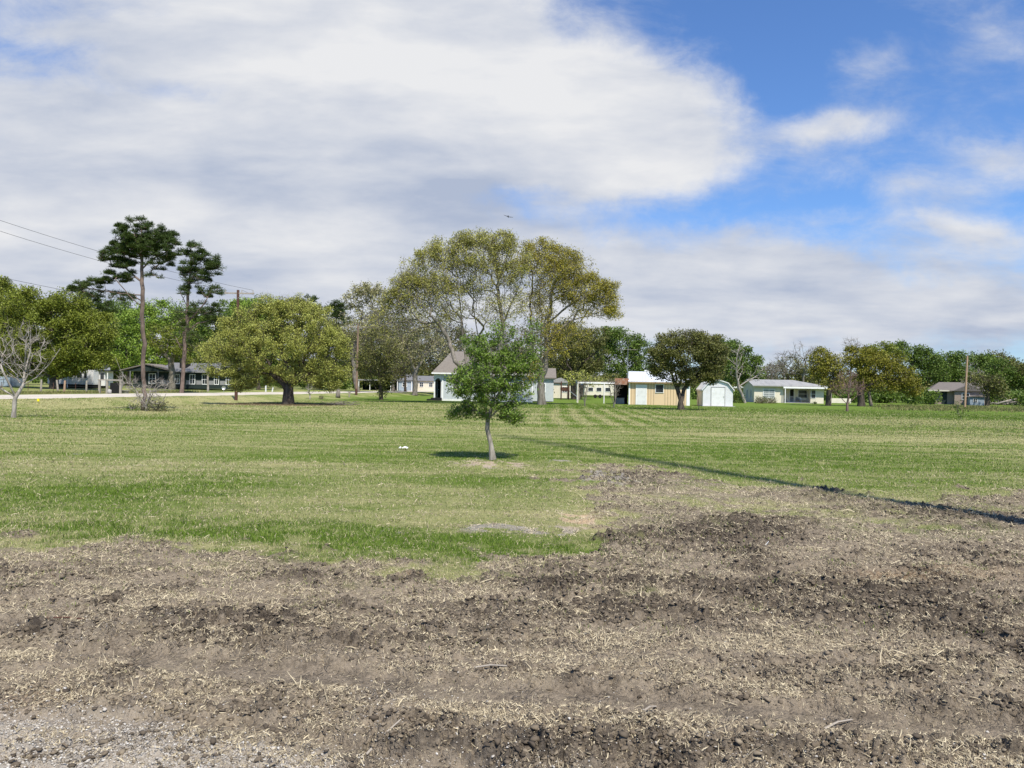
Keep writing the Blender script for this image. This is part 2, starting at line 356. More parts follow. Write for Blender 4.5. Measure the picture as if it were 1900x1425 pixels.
# ground material -----------------------------------------------------------
def ground_material():
    m, b = new_mat('field_surface', 0.95, 0.08); co = coords()
    dirt, dry, lush, bare, mulch, grav, dark, orange, strip = [attr(k) for k in ('dirt', 'dry', 'lush', 'bare', 'mulch', 'grav', 'dark', 'orange', 'strip')]
    nf = noise(co, 9, 6, .7); nm = noise(co, 1.6, 5, .6); nff = noise(co, 45, 4, .7); nw = noise(stretch(co, (.28, 1.5, 1)), 1.1, 8, .68)
    # lawn
    g = cmix(nf.lin(.35, .65), (.080, .132, .017), (.150, .205, .037))
    straw = cmix(nf.lin(.35, .65), (.285, .27, .12), (.40, .37, .18))
    d = (dry * 0.75 + (nm - .5) * .5 + (nw - .5) * 1.5 + (nff - .5) * .45 - lush * .45)
    lawn = cmix(d.lin(.10, .85), g, straw)
    lawn = cmix(lush.lin(0, 1, 0, .6), lawn, cmix(nf.lin(.35, .65), (.058, .10, .012), (.10, .155, .024)))
    lawn = cmix(strip.lin(0, 1, 0, .75), lawn, cmix(nm.lin(.35, .65), (.105, .165, .024), (.155, .215, .040)))
    # soil
    dk = .07 + dark * .56 + (nf - .5) * 1.5 + (nff - .5) * 1.3
    soil = cmix(dk.lin(.05, .75), (.305, .248, .180), (.072, .058, .045))
    soil = cmix(((noise(co, 3.1, 6, .75) - .5) * 3 + .12 - dark * .45).lin(0, 1, 0, .6), soil, (.37, .305, .20))
    soil = cmix(((nff - .5) * 4).lin(.4, .9, 0, .5) , soil, (.35, .30, .23))
    soil = cmix(grav.lin(0, 1, 0, .65), soil, cmix(nff.lin(.4, .6), (.36, .315, .255), (.56, .51, .44)))
    soil = cmix((dark - 1.05).lin(0, .5), soil, (.016, .012, .010))  # near-black put into the colour as shade inside the holes
    soil = cmix(orange.lin(0, 1, 0, .8), soil, (.40, .27, .155))
    baresoil = cmix(nf.lin(.35, .65), (.42, .385, .33), (.25, .22, .18)); baresoil = cmix(orange.lin(0, .7), baresoil, cmix(nf.lin(.4, .6), (.50, .35, .21), (.60, .45, .30)))
    col = cmix(dirt, lawn, soil); col = cmix(bare.lin(.25, .6, 0, .92), col, baresoil)
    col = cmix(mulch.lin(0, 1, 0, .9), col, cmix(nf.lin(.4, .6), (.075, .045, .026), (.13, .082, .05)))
    N.nt.links.new(col, b.inputs['Base Color'])
    vo = N.nt.nodes.new('ShaderNodeTexVoronoi'); vo.feature = 'DISTANCE_TO_EDGE'; vo.inputs['Scale'].default_value = 24
    wn = N.nt.nodes.new('ShaderNodeTexNoise'); wn.inputs['Scale'].default_value = 14; wn.inputs['Detail'].default_value = 4; N.nt.links.new(co, wn.inputs['Vector'])
    wv = N.nt.nodes.new('ShaderNodeVectorMath'); wv.operation = 'MULTIPLY_ADD'; N.nt.links.new(wn.outputs['Color'], wv.inputs[0]); wv.inputs[1].default_value = (.13, .13, .13); N.nt.links.new(co, wv.inputs[2]); N.nt.links.new(wv.outputs[0], vo.inputs['Vector'])
    ve = N(vo.outputs['Distance']).sstep(0, .3) * dirt * noise(co, 2.3, 3, .6).sstep(.45, .62)
    bump(b, nf * .6 + nff * .6 + ve * .35, 1.0, .055); return m

def scatter_attr(me, f, keys, rep):
    for k in keys: fattr(me, k, np.repeat(f[k], rep))

# ------------------------------------------------------------------ the ground sheet
def build_ground():
    az_f = np.linspace(-math.radians(50), math.radians(50), 1000)
    az_b = np.linspace(math.radians(50), math.radians(310), 50)[1:-1]
    az = np.concatenate([az_f, az_b]); na = len(az)
    r = np.concatenate([[0.6, 1.4, 2.1], np.geomspace(2.5, 42, 640), np.geomspace(43.5, 400, 90), [500, 700, 1000, 1600, 2600, 4200]])
    nr = len(r)
    R, A = np.meshgrid(r, az, indexing='ij'); x = (R * np.sin(A)).ravel(); y = (R * np.cos(A)).ravel()
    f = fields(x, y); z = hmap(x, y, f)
    V = np.stack([x, y, z], 1); V = np.vstack([V, [[0, 0, 0]]])
    i, j = np.meshgrid(np.arange(nr - 1), np.arange(na), indexing='ij'); j2 = (j + 1) % na
    Q = np.stack([i * na + j, i * na + j2, (i + 1) * na + j2, (i + 1) * na + j], -1).reshape(-1, 4)[:, ::-1]
    c = len(V) - 1; jj = np.arange(na); T = np.stack([np.full(na, c), (jj + 1) % na, jj], 1)[:, ::1]
    me = np_mesh('ground', V, Q, T)
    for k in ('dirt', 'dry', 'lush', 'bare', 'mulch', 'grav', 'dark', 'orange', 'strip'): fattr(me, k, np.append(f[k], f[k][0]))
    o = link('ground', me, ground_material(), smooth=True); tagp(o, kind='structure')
build_ground()

# road
def build_road():
    ys = np.concatenate([np.linspace(-40, 180, 90), np.linspace(190, 420, 20)]); ss_ = np.array([-.35, 0, .4, 2, 4, 5, 6, 7.5, 8.6, 9, 9.3]); dz = np.array([-.06, .012, .03, .06, .09, .10, .09, .06, .03, .012, -.06])
    V = []
    for yy in ys:
        wob = .25 * math.sin(yy * .31) + .15 * math.sin(yy * .9)
        for k, s in enumerate(ss_):
            sx = s + (wob if k in (0, 1) else .3 * wob if k > 8 else 0)
            x = -29 + .149 * (yy - 81) - sx * 1.011; V.append((x, yy, float(gbase(x, yy)) + dz[k]))
    n = len(ss_); Q = [(a * n + b, (a + 1) * n + b, (a + 1) * n + b + 1, a * n + b + 1) for a in range(len(ys) - 1) for b in range(n - 1)]
    m, b = new_mat('pale_gravel_road', .95, .1); co = coords(); a = noise(stretch(co, (1, .15, 1)), 1.2, 5, .6); c = noise(co, 12, 4, .7)
    N.nt.links.new(cmix(a.lin(.3, .7), cmix(c.lin(.3, .7), (.50, .45, .37), (.62, .56, .47)), (.40, .36, .30)), b.inputs['Base Color'])
    tagp(link('road', np_mesh('road', V, np.array(Q)), m, smooth=True), kind='structure')
build_road()

# ------------------------------------------------------------------ scattered ground cover
def sample_ground(n, r0, r1, spread=0.74):
    """screen-even sample: density falls with distance squared"""
    r = np.exp(rng.uniform(np.log(r0), np.log(r1), n)); u = rng.uniform(-spread, spread, n)
    return r * u, r
def blades(x, y, z, h, wdt, lean, seed):
    r = np.random.default_rng(seed); n = len(x)
    a = r.uniform(0, 2 * np.pi, n); b = r.uniform(0, 2 * np.pi, n)
    l = lean * h * r.uniform(.2, 1.3, n)
    P = np.stack([x, y, z - .004], 1); S = np.stack([np.cos(a), np.sin(a), 0 * a], 1) * (wdt / 2)[:, None]
    T = P + np.stack([np.cos(b) * l, np.sin(b) * l, h], 1); Mx = P + np.stack([np.cos(b) * l * .35, np.sin(b) * l * .35, h * .6], 1)
    V = np.stack([P - S, P + S, Mx + S * .7, Mx - S * .7, T], 1).reshape(-1, 3)
    i = np.arange(n)[:, None] * 5
    return V, np.hstack([i, i + 1, i + 2, i + 3]), np.hstack([i + 3, i + 2, i + 4])
def grass_mat(name):
    m, b = new_mat(name, .7, .15); nt = m.node_tree
    g = nt.nodes.new('ShaderNodeNewGeometry'); r = N(g.outputs['Random Per Island']); r2 = N.m('FRACT', r * 13.7)
    dry, lush, strip = attr('dry'), attr('lush'), attr('strip')
    green = cmix(r2, (.075, .138, .012), (.195, .280, .036)); straw = cmix(r2, (.31, .285, .13), (.54, .49, .26))
    f = (dry * .95 - lush * .50 + r * 1.3 - .62).sstep(.25, .75)
    green = cmix(strip.lin(0, 1, 0, .7), green, cmix(r2, (.105, .165, .022), (.16, .225, .04)))
    col = cmix(f, green, straw); nt.links.new(col, b.inputs['Base Color'])
    t = nt.nodes.new('ShaderNodeBsdfTranslucent'); nt.links.new(col, t.inputs[0])
    mx = nt.nodes.new('ShaderNodeMixShader'); mx.inputs[0].default_value = .3
    nt.links.new(b.outputs[0], mx.inputs[1]); nt.links.new(t.outputs[0], mx.inputs[2]); nt.links.new(mx.outputs[0], nt.nodes['Material Output'].inputs[0]); return m
def build_grass():
    x, y = sample_ground(680000, 3.2, 85)
    f = fields(x, y); p = (1 - f['dirt']) * (1 - .85 * np.clip(f['bare'] * 1.3, 0, 1)) * (1 - f['mulch'] * .9)
    p *= np.where(y < 30, np.clip(.75 + .5 * f['lush'] - .25 * f['dry'], 0, 1), 1); p *= (road_s(x, y) < -.8)
    cl = np.clip(fbm(x * 1.6, y * 1.6, 3, 300) - .12, 0, 1) * 1.1 * ss(4, 7, y)
    tuft = ss(.42, .55, fbm(x * 2.3, y * 2.3, 2, 305)) * .8
    p = np.maximum(p, f['dirt'] * (cl * .10 + tuft * .5 * ss(5, 6, y) + .42 * f['edge']) + f['dirt'] * f['lush'] * .5)
    k = rng.uniform(0, 1, len(x)) < p; x, y = x[k], y[k]; f = {a: v[k] for a, v in f.items()}
    D = np.hypot(x, y); h = (.020 + .020 * f['lush'] * ss(24, 12, D) + .0006 * D) * ss(95, 55, D) * rng.uniform(.5, 1.5, len(x)) * (1 + .5 * f['strip'])
    wd = np.maximum(.0036, .00065 * D) * rng.uniform(.7, 1.4, len(x))
    V, Q, T = blades(x, y, hmap(x, y, f), h, wd, .9, 5)
    me = np_mesh('grass', V, Q, T); scatter_attr(me, f, ('dry', 'lush', 'strip'), 5)
    tagp(link('grass', me, grass_mat('lawn_blades')), 'short mown lawn grass mixed green and straw coloured', 'grass', kind='stuff')
build_grass()

def build_straw():
    x, y = sample_ground(850000, 2.9, 17, .76); f = fields(x, y)
    pat = np.clip(.42 + 1.5 * fbm(x * 1.3, y * 2.4, 5, 320, .6) - .30 * f['dark'], .10, 1) * (f['dark'] < 1.15)
    p = np.clip(f['dirt'] + .25 * (1 - f['dirt']) * f['dry'] + .5 * f['bare'], 0, 1) * pat * (1 - .85 * f['track']) * (1 - .8 * f['grav'])
    k = rng.uniform(0, 1, len(x)) < p; x, y = x[k], y[k]; f = {a: v[k] for a, v in f.items()}; n = len(x)
    L = rng.gamma(1.8, .0065, n) + .006; L = np.where(rng.uniform(0, 1, n) < .025, L * 2.8, L) * (.42 + y * .13)
    wd = rng.uniform(.0006, .0019, n) * (.75 + y * .12)
    a = rng.uniform(0, np.pi, n) ; tilt = np.abs(rng.normal(0, .22, n)); tilt = np.where(rng.uniform(0, 1, n) < .12, tilt + .6, tilt)
    z = hmap(x, y, f) + .003
    P = np.stack([x, y, z], 1); Dv = np.stack([np.cos(a) * np.cos(tilt), np.sin(a) * np.cos(tilt), np.sin(tilt)], 1) * L[:, None]
    S = np.stack([-np.sin(a), np.cos(a), rng.normal(0, .5, n)], 1) * wd[:, None]; bend = np.stack([rng.normal(0, .06, n), rng.normal(0, .06, n), np.abs(rng.normal(0, .07, n))], 1) * L[:, None]
    V = np.stack([P - S, P + S, P + Dv * .5 + bend + S, P + Dv * .5 + bend - S, P + Dv + S * .4, P + Dv - S * .4], 1).reshape(-1, 3)
    i = np.arange(n)[:, None] * 6; Q = np.vstack([np.hstack([i, i + 1, i + 2, i + 3]), np.hstack([i + 3, i + 2, i + 4, i + 5])])
    m, b = new_mat('dry_straw', .75, .2); g = m.node_tree.nodes.new('ShaderNodeNewGeometry'); r = N(g.outputs['Random Per Island'])
    c = cmix(N.m('FRACT', r * 9.1), (.33, .275, .18), (.58, .495, .33)); c = cmix(r.lin(.4, .85, 0, .95), c, (.15, .118, .08))
    N.nt.links.new(c, b.inputs['Base Color'])
    tagp(link('straw', np_mesh('straw', V, Q), m), 'dry straw and dead grass littering the churned soil', 'straw', kind='stuff')
build_straw()

ICO_V = []; _t = (1 + 5 ** .5) / 2
for s1 in (-1, 1):
    for s2 in (-_t, _t): ICO_V += [(0, s1, s2), (s1, s2, 0), (s2, 0, s1)]
ICO_V = np.array(ICO_V) / math.hypot(1, _t)
def hull_faces(V):
    import bmesh
    bm = bmesh.new(); [bm.verts.new(v) for v in V]; bm.verts.ensure_lookup_table()
    bmesh.ops.convex_hull(bm, input=bm.verts); fs = [[v.index for v in f.verts] for f in bm.faces]; bm.free(); return np.array(fs)
ICO_F = hull_faces(ICO_V)
def lumps(name, x, y, z, size, flat, seed):
    r = np.random.default_rng(seed); n = len(x)
    V = ICO_V[None] * (1 + r.normal(0, .30, (n, 12, 1))) + r.normal(0, .14, (n, 12, 3)); a = r.uniform(0, 6.28, n); sx = r.uniform(.7, 1.5, n); sy = r.uniform(.7, 1.2, n)
    vx = V[..., 0] * sx[:, None]; vy = V[..., 1] * sy[:, None]; c, s = np.cos(a)[:, None], np.sin(a)[:, None]
    W = np.stack([vx * c - vy * s, vx * s + vy * c, V[..., 2] * flat * r.uniform(.7, 1.2, (n, 1))], -1) * size[:, None, None]
    W += np.stack([x, y, z], 1)[:, None]
    Fc = (ICO_F[None] + (np.arange(n) * 12)[:, None, None]).reshape(-1, 3)
    return np_mesh(name, W.reshape(-1, 3), Fc)
def island_mat(name, c1, c2, c3, rough=.9):
    m, b = new_mat(name, rough, .15); g = m.node_tree.nodes.new('ShaderNodeNewGeometry'); r = N(g.outputs['Random Per Island'])
    c = cmix(N.m('FRACT', r * 9.1), c1, c2); c = cmix(r.lin(.7, 1, 0, .9), c, c3)
    n = noise(coords(), 60, 4); c = cmix(n.lin(.4, .7, 0, .4), c, tuple(v * .6 for v in c1)); N.nt.links.new(c, b.inputs['Base Color']); bump(b, n, .5, .005); return m
def build_clods():
    x, y = sample_ground(190000, 2.9, 18, .76); f = fields(x, y)
    p = f['dirt'] * np.clip(.1 + .9 * f['dark'] + .5 * fbm(x * 1.1, y * 1.6, 3, 340), 0, 1) * (1 - .9 * f['track'])
    k = rng.uniform(0, 1, len(x)) < p; x, y = x[k], y[k]; f = {a: v[k] for a, v in f.items()}; n = len(x)
    size = rng.gamma(1.3, .0026, n) * (1 + .12 * y) + .0018; size = np.minimum(size, .019)
    me = lumps('soil_clods', x, y, hmap(x, y, f) + size * .15, size, .6, 3)
    tagp(link('soil_clods', me, island_mat('soil_clod', (.16, .127, .090), (.060, .048, .037), (.27, .22, .155))), 'crumbled brown soil clods on the churned ground', 'soil', kind='stuff')
    x, y = sample_ground(90000, 2.8, 6.0, .78); f = fields(x, y)
    p = np.clip(f['grav'] * 1.6, 0, 1) * .95 + .012 + .06 * ss(.25, .1, np.abs(y - (3.75 - .12 * x)))
    k = (rng.uniform(0, 1, len(x)) < p); x, y = x[k], y[k]; f = {a: v[k] for a, v in f.items()}; n = len(x)
    size = rng.gamma(2.0, .0010, n) + .0018
    me = lumps('gravel', x, y, hmap(x, y, f) + size * .3, size, .7, 4)
    tagp(link('gravel', me, island_mat('gravel_stone', (.48, .44, .38), (.33, .295, .25), (.66, .63, .57))), 'pale grey gravel stones along the near edge', 'gravel', kind='stuff')
build_clods()

# ------------------------------------------------------------------ trees
def tube_chain(P, R, n, V, Q, cap=True):
    P = np.asarray(P, float); R = np.asarray(R, float)
    d = np.gradient(P, axis=0); d /= np.linalg.norm(d, axis=1)[:, None] + 1e-9
    ref = np.array([0.3, 1, 0.1]) if abs(d[0][2]) > .6 else np.array([0, 0, 1.])
    a = np.arange(n) * 2 * np.pi / n; base = len(V)
    for i in range(len(P)):
        s = np.cross(d[i], ref); s /= np.linalg.norm(s) + 1e-9; t = np.cross(d[i], s)
        for k in range(n): V.append(P[i] + R[i] * (s * math.cos(a[k]) + t * math.sin(a[k])))
    for i in range(len(P) - 1):
        for k in range(n):
            b0 = base + i * n; Q.append((b0 + k, b0 + (k + 1) % n, b0 + n + (k + 1) % n, b0 + n + k))
def grow(skel, att, dens, bf):
    """skel: list of (pos,parent). greedy tree: each attractor joins the node of least distance + bf*path length"""
    pos = [np.array(p) for p, _ in skel]; par = [q for _, q in skel]; path = []
    for i, (p, q) in enumerate(zip(pos, par)): path.append(0 if q < 0 else path[q] + np.linalg.norm(p - pos[q]))
    n = len(att); best = np.full(n, 1e9); bi = np.zeros(n, int)
    for i in range(len(pos)):
        if i < 1: continue
        c = np.linalg.norm(att - pos[i], axis=1) + bf * path[i]; k = c < best; best[k] = c[k]; bi[k] = i
    dn = [0.0] * len(pos); done = np.zeros(n, bool)
    for _ in range(n):
        j = int(np.argmin(np.where(done, 1e9, best))); done[j] = True; q = int(bi[j])
        L = float(np.linalg.norm(att[j] - pos[q]))
        pos.append(att[j]); par.append(q); path.append(path[q] + L); dn.append(dens[j]); i = len(pos) - 1
        c = np.linalg.norm(att - att[j], axis=1) + bf * path[i]; k = c < best; best[k] = c[k]; bi[k] = i
    return np.array(pos), np.array(par), np.array(dn)
def leaf_quads(Pc, L, W, seed, droop=0.0, dirs=None):
    r = np.random.default_rng(seed); n = len(Pc)
    d = r.normal(0, 1, (n, 3)) if dirs is None else dirs + r.normal(0, .35, (n, 3)); d[:, 2] -= droop; d /= np.linalg.norm(d, axis=1)[:, None]
    s = np.cross(d, r.normal(0, 1, (n, 3))); s /= np.linalg.norm(s, axis=1)[:, None] + 1e-9
    l = (L * r.uniform(.6, 1.4, n))[:, None]; w_ = (W * r.uniform(.6, 1.4, n))[:, None]
    V = np.stack([Pc - d * l / 2, Pc + s * w_ / 2, Pc + d * l / 2, Pc - s * w_ / 2], 1).reshape(-1, 3)
    return V, np.arange(n * 4).reshape(-1, 4)
TREES = 0
def tree(name, label, cat, base, lobes, bark, leaf=None, stems=(), trunk=(), N_=350, rb=.2, rt=.012, cover=3.0, lpx=1.9, asp=.5, depth=.9, bf=.25, spread=1.0,
         twigs=0, twl=.5, group=None, needles=False, shell=.45, seed=None, part='crown', flare=1.25, pexp=.68):
    """base: ground point. lobes: (px,py,rx,ry[,leafiness]) outline of the crown as seen, given depth, real size and volume here"""
    global TREES; TREES += 1; r = np.random.default_rng(seed or TREES * 17 + 3)
    D = base.y; sc_ = D / F
    def W3(px, py, dy=0): p = ray(px, py, D); return np.array([p.x - base.x, dy, p.z - base.z])
    # skeleton
    skel = [(np.zeros(3), -1)]; tips = {}
    def addline(pts, start):
        q = start
        for p in pts:
            a = skel[q][0]; L = np.linalg.norm(p - a); k = max(1, int(L / max(.35, sc_ * 9)))
            for j in range(1, k + 1):
                t = j / k; pp = a + (p - a) * t + (r.normal(0, .018, 3) * L * (1 if j < k else 0)); skel.append((pp, q)); q = len(skel) - 1
        return q
    tr = [W3(*p) for p in trunk]; q0 = addline(tr, 0) if tr else 0
    for st in stems:
        sgn = r.uniform(-1, 1) * .35
        pts = [W3(p[0], p[1], 0) for p in st]
        for i, p in enumerate(pts): p[1] = sgn * np.linalg.norm(p - pts[0]) * (1 if len(st[0]) < 3 else 0) + (st[i][2] if len(st[i]) > 2 else 0)
        q = min(range(len(skel)), key=lambda i: np.linalg.norm(skel[i][0][[0, 2]] - pts[0][[0, 2]]))
        addline(pts[1:], q)
    # attractors
    areas = np.array([l[2] * l[3] for l in lobes], float); cnt = np.maximum(4, (N_ * areas ** .8 / (areas ** .8).sum()).astype(int))
    A = []; Dn = []
    for l, c in zip(lobes, cnt):
        u = r.normal(0, 1, (c, 3)); u /= np.linalg.norm(u, axis=1)[:, None]; rad = r.uniform(shell ** 3, 1, c) ** (1 / 3)
        P = u * rad[:, None] * np.array([l[2] * sc_, math.sqrt(l[2] * l[3]) * sc_ * depth * 1.15, l[3] * sc_]); P += W3(l[0], l[1], r.normal(0, .12) * l[2] * sc_)
        A.append(P); Dn.append(np.full(c, l[4] if len(l) > 4 else 1.0))
    A = np.vstack(A); Dn = np.concatenate(Dn); k = A[:, 2] > .15 * sc_ * 20; A, Dn = A[k], Dn[k]
    pos, par, dn = grow(skel, A, Dn, bf); n = len(pos)
    kids = [[] for _ in range(n)]; [kids[p].append(i) for i, p in enumerate(par) if p >= 0]
    order = []; stack = [0]
    while stack:
        a = stack.pop(); order.append(a); stack += kids[a]
    nl = np.zeros(n)
    for a in reversed(order): nl[a] = 1 if not kids[a] else sum(nl[c] for c in kids[a])
    R = rt + (rb - rt) * (nl / nl[0]) ** pexp
    R[0] *= flare; zz = pos[:, 2]
    Vt, Qt, Vc, Qc = [], [], [], []; starts = [(0, None)]
    while starts:
        a, pa = starts.pop(); ch = [a] if pa is None else [pa, a]; 
        while kids[ch[-1]]:
            ks = sorted(kids[ch[-1]], key=lambda c: -nl[c]); starts += [(c, ch[-1]) for c in ks[1:]]; ch.append(ks[0])
        if len(ch) < 2: continue
        rr = R[ch].copy()
        if pa is not None: rr[0] = rr[1]
        rr[-1] *= .6; big = rr.max()
        sides = 9 if big / sc_ > 3 else 6 if big / sc_ > 1.2 else 4 if big / sc_ > .5 else 3
        if big > rt * 2.6 or leaf is not None: tube_chain(pos[ch], rr, sides, Vt, Qt)
        else: tube_chain(pos[ch], rr, 3, Vc, Qc)
    root = empty(name, base, 0, label, cat, group)
    # fine twigs
    term = np.array([i for i in range(1, n) if nl[i] <= 3 and i >= len(skel)])
    Tq = []
    if twigs and len(term):
        src = np.repeat(term, twigs); m_ = len(src); v = pos[src] - pos[par[src]]; v /= np.linalg.norm(v, axis=1)[:, None] + 1e-9
        v = v + r.normal(0, .55, (m_, 3)); v[:, 2] += .25; v /= np.linalg.norm(v, axis=1)[:, None]
        L = twl * r.uniform(.4, 1.3, m_)[:, None]; st_ = pos[src] + (pos[par[src]] - pos[src]) * r.uniform(0, .8, (m_, 1))
        s = np.cross(v, r.normal(0, 1, (m_, 3))); s /= np.linalg.norm(s, axis=1)[:, None]; t = np.cross(v, s); w_ = rt * .62
        b0 = len(Vc)
        TV = np.stack([st_ + s * w_, st_ - s * w_ * .5 + t * w_ * .87, st_ - s * w_ * .5 - t * w_ * .87, st_ + v * L], 1).reshape(-1, 3)
        i = np.arange(m_)[:, None] * 4 ; Tq = np.vstack([np.hstack([i, i + 1, i + 3]), np.hstack([i + 1, i + 2, i + 3]), np.hstack([i + 2, i, i + 3])])
        if leaf is not None:
            Tq = Tq + len(Vt); Vt = list(Vt) + list(TV)
            link('trunk', np_mesh('trunk', np.array(Vt), np.array(Qt), Tq), bark, root, True)
        else:
            Tq = Tq + len(Vc); Vc = list(Vc) + list(TV)
            link('trunk', np_mesh('trunk', np.array(Vt), np.array(Qt)), bark, root, True)
            link(part, np_mesh(part, np.array(Vc), np.array(Qc).reshape(-1, 4), Tq), bark, root, True)
    else:
        link('trunk', np_mesh('trunk', np.array(Vt), np.array(Qt)), bark, root, True)
        if leaf is None and Qc: link(part, np_mesh(part, np.array(Vc), np.array(Qc)), bark, root, True)
    if leaf is not None:
        mpx = D / 755.0; L = max(lpx * mpx, .05); Wd = L * asp
        area = sum(math.pi * l[2] * l[3] * (l[4] if len(l) > 4 else 1) for l in lobes) * .29 * (mpx ** 2)
        nleaf = int(1.2 * cover * area / (L * Wd * .5)); thin = np.array([i for i in range(len(skel), n) if nl[i] <= 12])
        pw = dn[thin] * (r.gamma(.6, 1.6, len(thin)) + .06); src = r.choice(thin, nleaf, p=pw / pw.sum())
        if needles:
            tip = pos[src]; dv = r.normal(0, 1, (nleaf, 3)); dv[:, 2] = np.abs(dv[:, 2]) * .9 - .1; dv /= np.linalg.norm(dv, axis=1)[:, None]
            rad = spread * mpx * 3.0 * r.uniform(.2, 1, nleaf)[:, None]; Pc = tip + dv * rad
            Vl, Ql = leaf_quads(Pc, L, Wd, TREES, 0, dv)
        else:
            t = r.uniform(0, 1, (nleaf, 1)); Pc = pos[src] * t + pos[par[src]] * (1 - t); e = Pc - A.mean(0)
            Pc = Pc + np.clip(r.normal(0, 1, (nleaf, 3)), -1.7, 1.7) * (spread * mpx * 2.6) * np.array([1, 1, .75])
            Vl, Ql = leaf_quads(Pc, L, Wd, TREES)
        link(part, np_mesh(part, Vl, Ql), leaf, root)
    return root

B_gray = bark_mat('grey_bark', (.24, .215, .18), (.12, .105, .085))
B_dark = bark_mat('dark_bark', (.11, .09, .07), (.05, .04, .032))
B_pale = bark_mat('pale_dead_wood', (.42, .38, .335), (.22, .19, .16), 9)
B_pine = bark_mat('pine_bark', (.22, .165, .135), (.11, .08, .066), 5)
B_red = bark_mat('reddish_twig_bark', (.25, .165, .14), (.15, .10, .09), 6)
L_sap = leaf_mat('sapling_leaf', (.095, .165, .020), (.180, .275, .038), (.32, .44, .085), 1.5, .24)
B_sap = bark_mat('pale_smooth_bark', (.34, .31, .26), (.20, .18, .145), 14)
L_round = leaf_mat('round_oak_leaf', (0.3, 0.32, 0.06), (0.4, 0.41, 0.095), (0.5, 0.51, 0.14), .35)
L_big = leaf_mat('big_oak_leaf', (0.3, 0.29, 0.055), (0.38, 0.365, 0.085), (0.48, 0.47, 0.15), .3)
L_gold = leaf_mat('golden_oak_leaf', (.28, .245, .030), (.36, .32, .045), (.46, .42, .09), .3)
L_olive = leaf_mat('live_oak_leaf', (0.125, 0.155, 0.018), (0.205, 0.235, 0.028), (0.29, 0.33, 0.045), .3)
L_bright = leaf_mat('spring_green_leaf', (0.16, 0.26, 0.026), (0.24, 0.34, 0.045), (0.34, 0.46, 0.08), .4)
L_green = leaf_mat('green_leaf', (0.075, 0.125, 0.018), (0.13, 0.195, 0.028), (0.2, 0.28, 0.045), .35)
L_dark = leaf_mat('dark_oak_leaf', (0.1, 0.108, 0.028), (0.172, 0.172, 0.042), (0.23, 0.235, 0.06), .35)
L_yell = leaf_mat('yellow_green_oak_leaf', (0.155, 0.15, 0.016), (0.255, 0.24, 0.028), (0.34, 0.32, 0.045), .35)
L_pine = leaf_mat('pine_needle', (.040, .068, .013), (.068, .105, .020), (.11, .155, .03), .5, .12)
L_sparse = leaf_mat('sparse_bud_leaf', (0.277, 0.262, 0.112), (0.345, 0.323, 0.150), (0.450, 0.435, 0.225), .3)
L_brown = leaf_mat('brown_green_leaf', (0.130, 0.124, 0.052), (0.195, 0.169, 0.078), (0.130, 0.195, 0.052), .8)

S = 'single tree'
tree('young_oak', 'young leafy sapling with a slim pale trunk leaning on the open lawn', 'tree', G(914, 853),
     [(905, 700, 62, 48), (872, 712, 38, 40), (912, 655, 48, 34), (950, 690, 34, 42), (985, 645, 22, 34, .55), (965, 668, 34, 38, .9), (992, 608, 14, 18, .4), (930, 612, 34, 18, .5), (1000, 690, 12, 24, .5), (884, 640, 26, 26, .8), (855, 764, 30, 14, .7), (945, 768, 26, 14, .7), (902, 755, 56, 24, 1.), (850, 772, 22, 12, .7), (960, 776, 22, 12, .7), (842, 705, 18, 22, .7), (900, 705, 58, 50, .7), (968, 730, 26, 22, .6)],
     B_sap, L_sap, pexp=.62, trunk=[(911, 825), (904, 797), (905, 778)],
     stems=[[(905, 778), (893, 768), (872, 752), (850, 760), (838, 772)], [(905, 778), (916, 745), (922, 700), (926, 650), (925, 615)], [(905, 778), (896, 735), (885, 690), (880, 650)], [(905, 778), (930, 755), (950, 755), (962, 775)], [(916, 745), (945, 700), (975, 650)]],
     N_=1500, rb=.055, rt=.0035, flare=1.7, cover=2.3, lpx=2.5, asp=.52, spread=1.0, twigs=2, twl=.16, shell=.2)
tree('bare_tree', 'bare pale grey tree with spreading crooked branches at the left edge', 'tree', G(25, 775),
     [(40, 655, 48, 45), (-15, 660, 45, 55), (78, 650, 24, 30), (38, 620, 30, 24), (10, 690, 50, 22), (60, 685, 26, 18)],
     B_pale, None, trunk=[(27, 745), (29, 737)],
     stems=[[(29, 737), (8, 722), (-15, 700), (-40, 660)], [(29, 737), (40, 712), (38, 690), (43, 650), (38, 610)], [(29, 737), (38, 715), (62, 700), (82, 675), (98, 645)], [(40, 712), (20, 690), (12, 650), (5, 615)], [(38, 690), (55, 650), (62, 615)]],
     N_=300, rb=.085, rt=.008, twigs=2, twl=.5, bf=.45, pexp=.55, shell=.2)
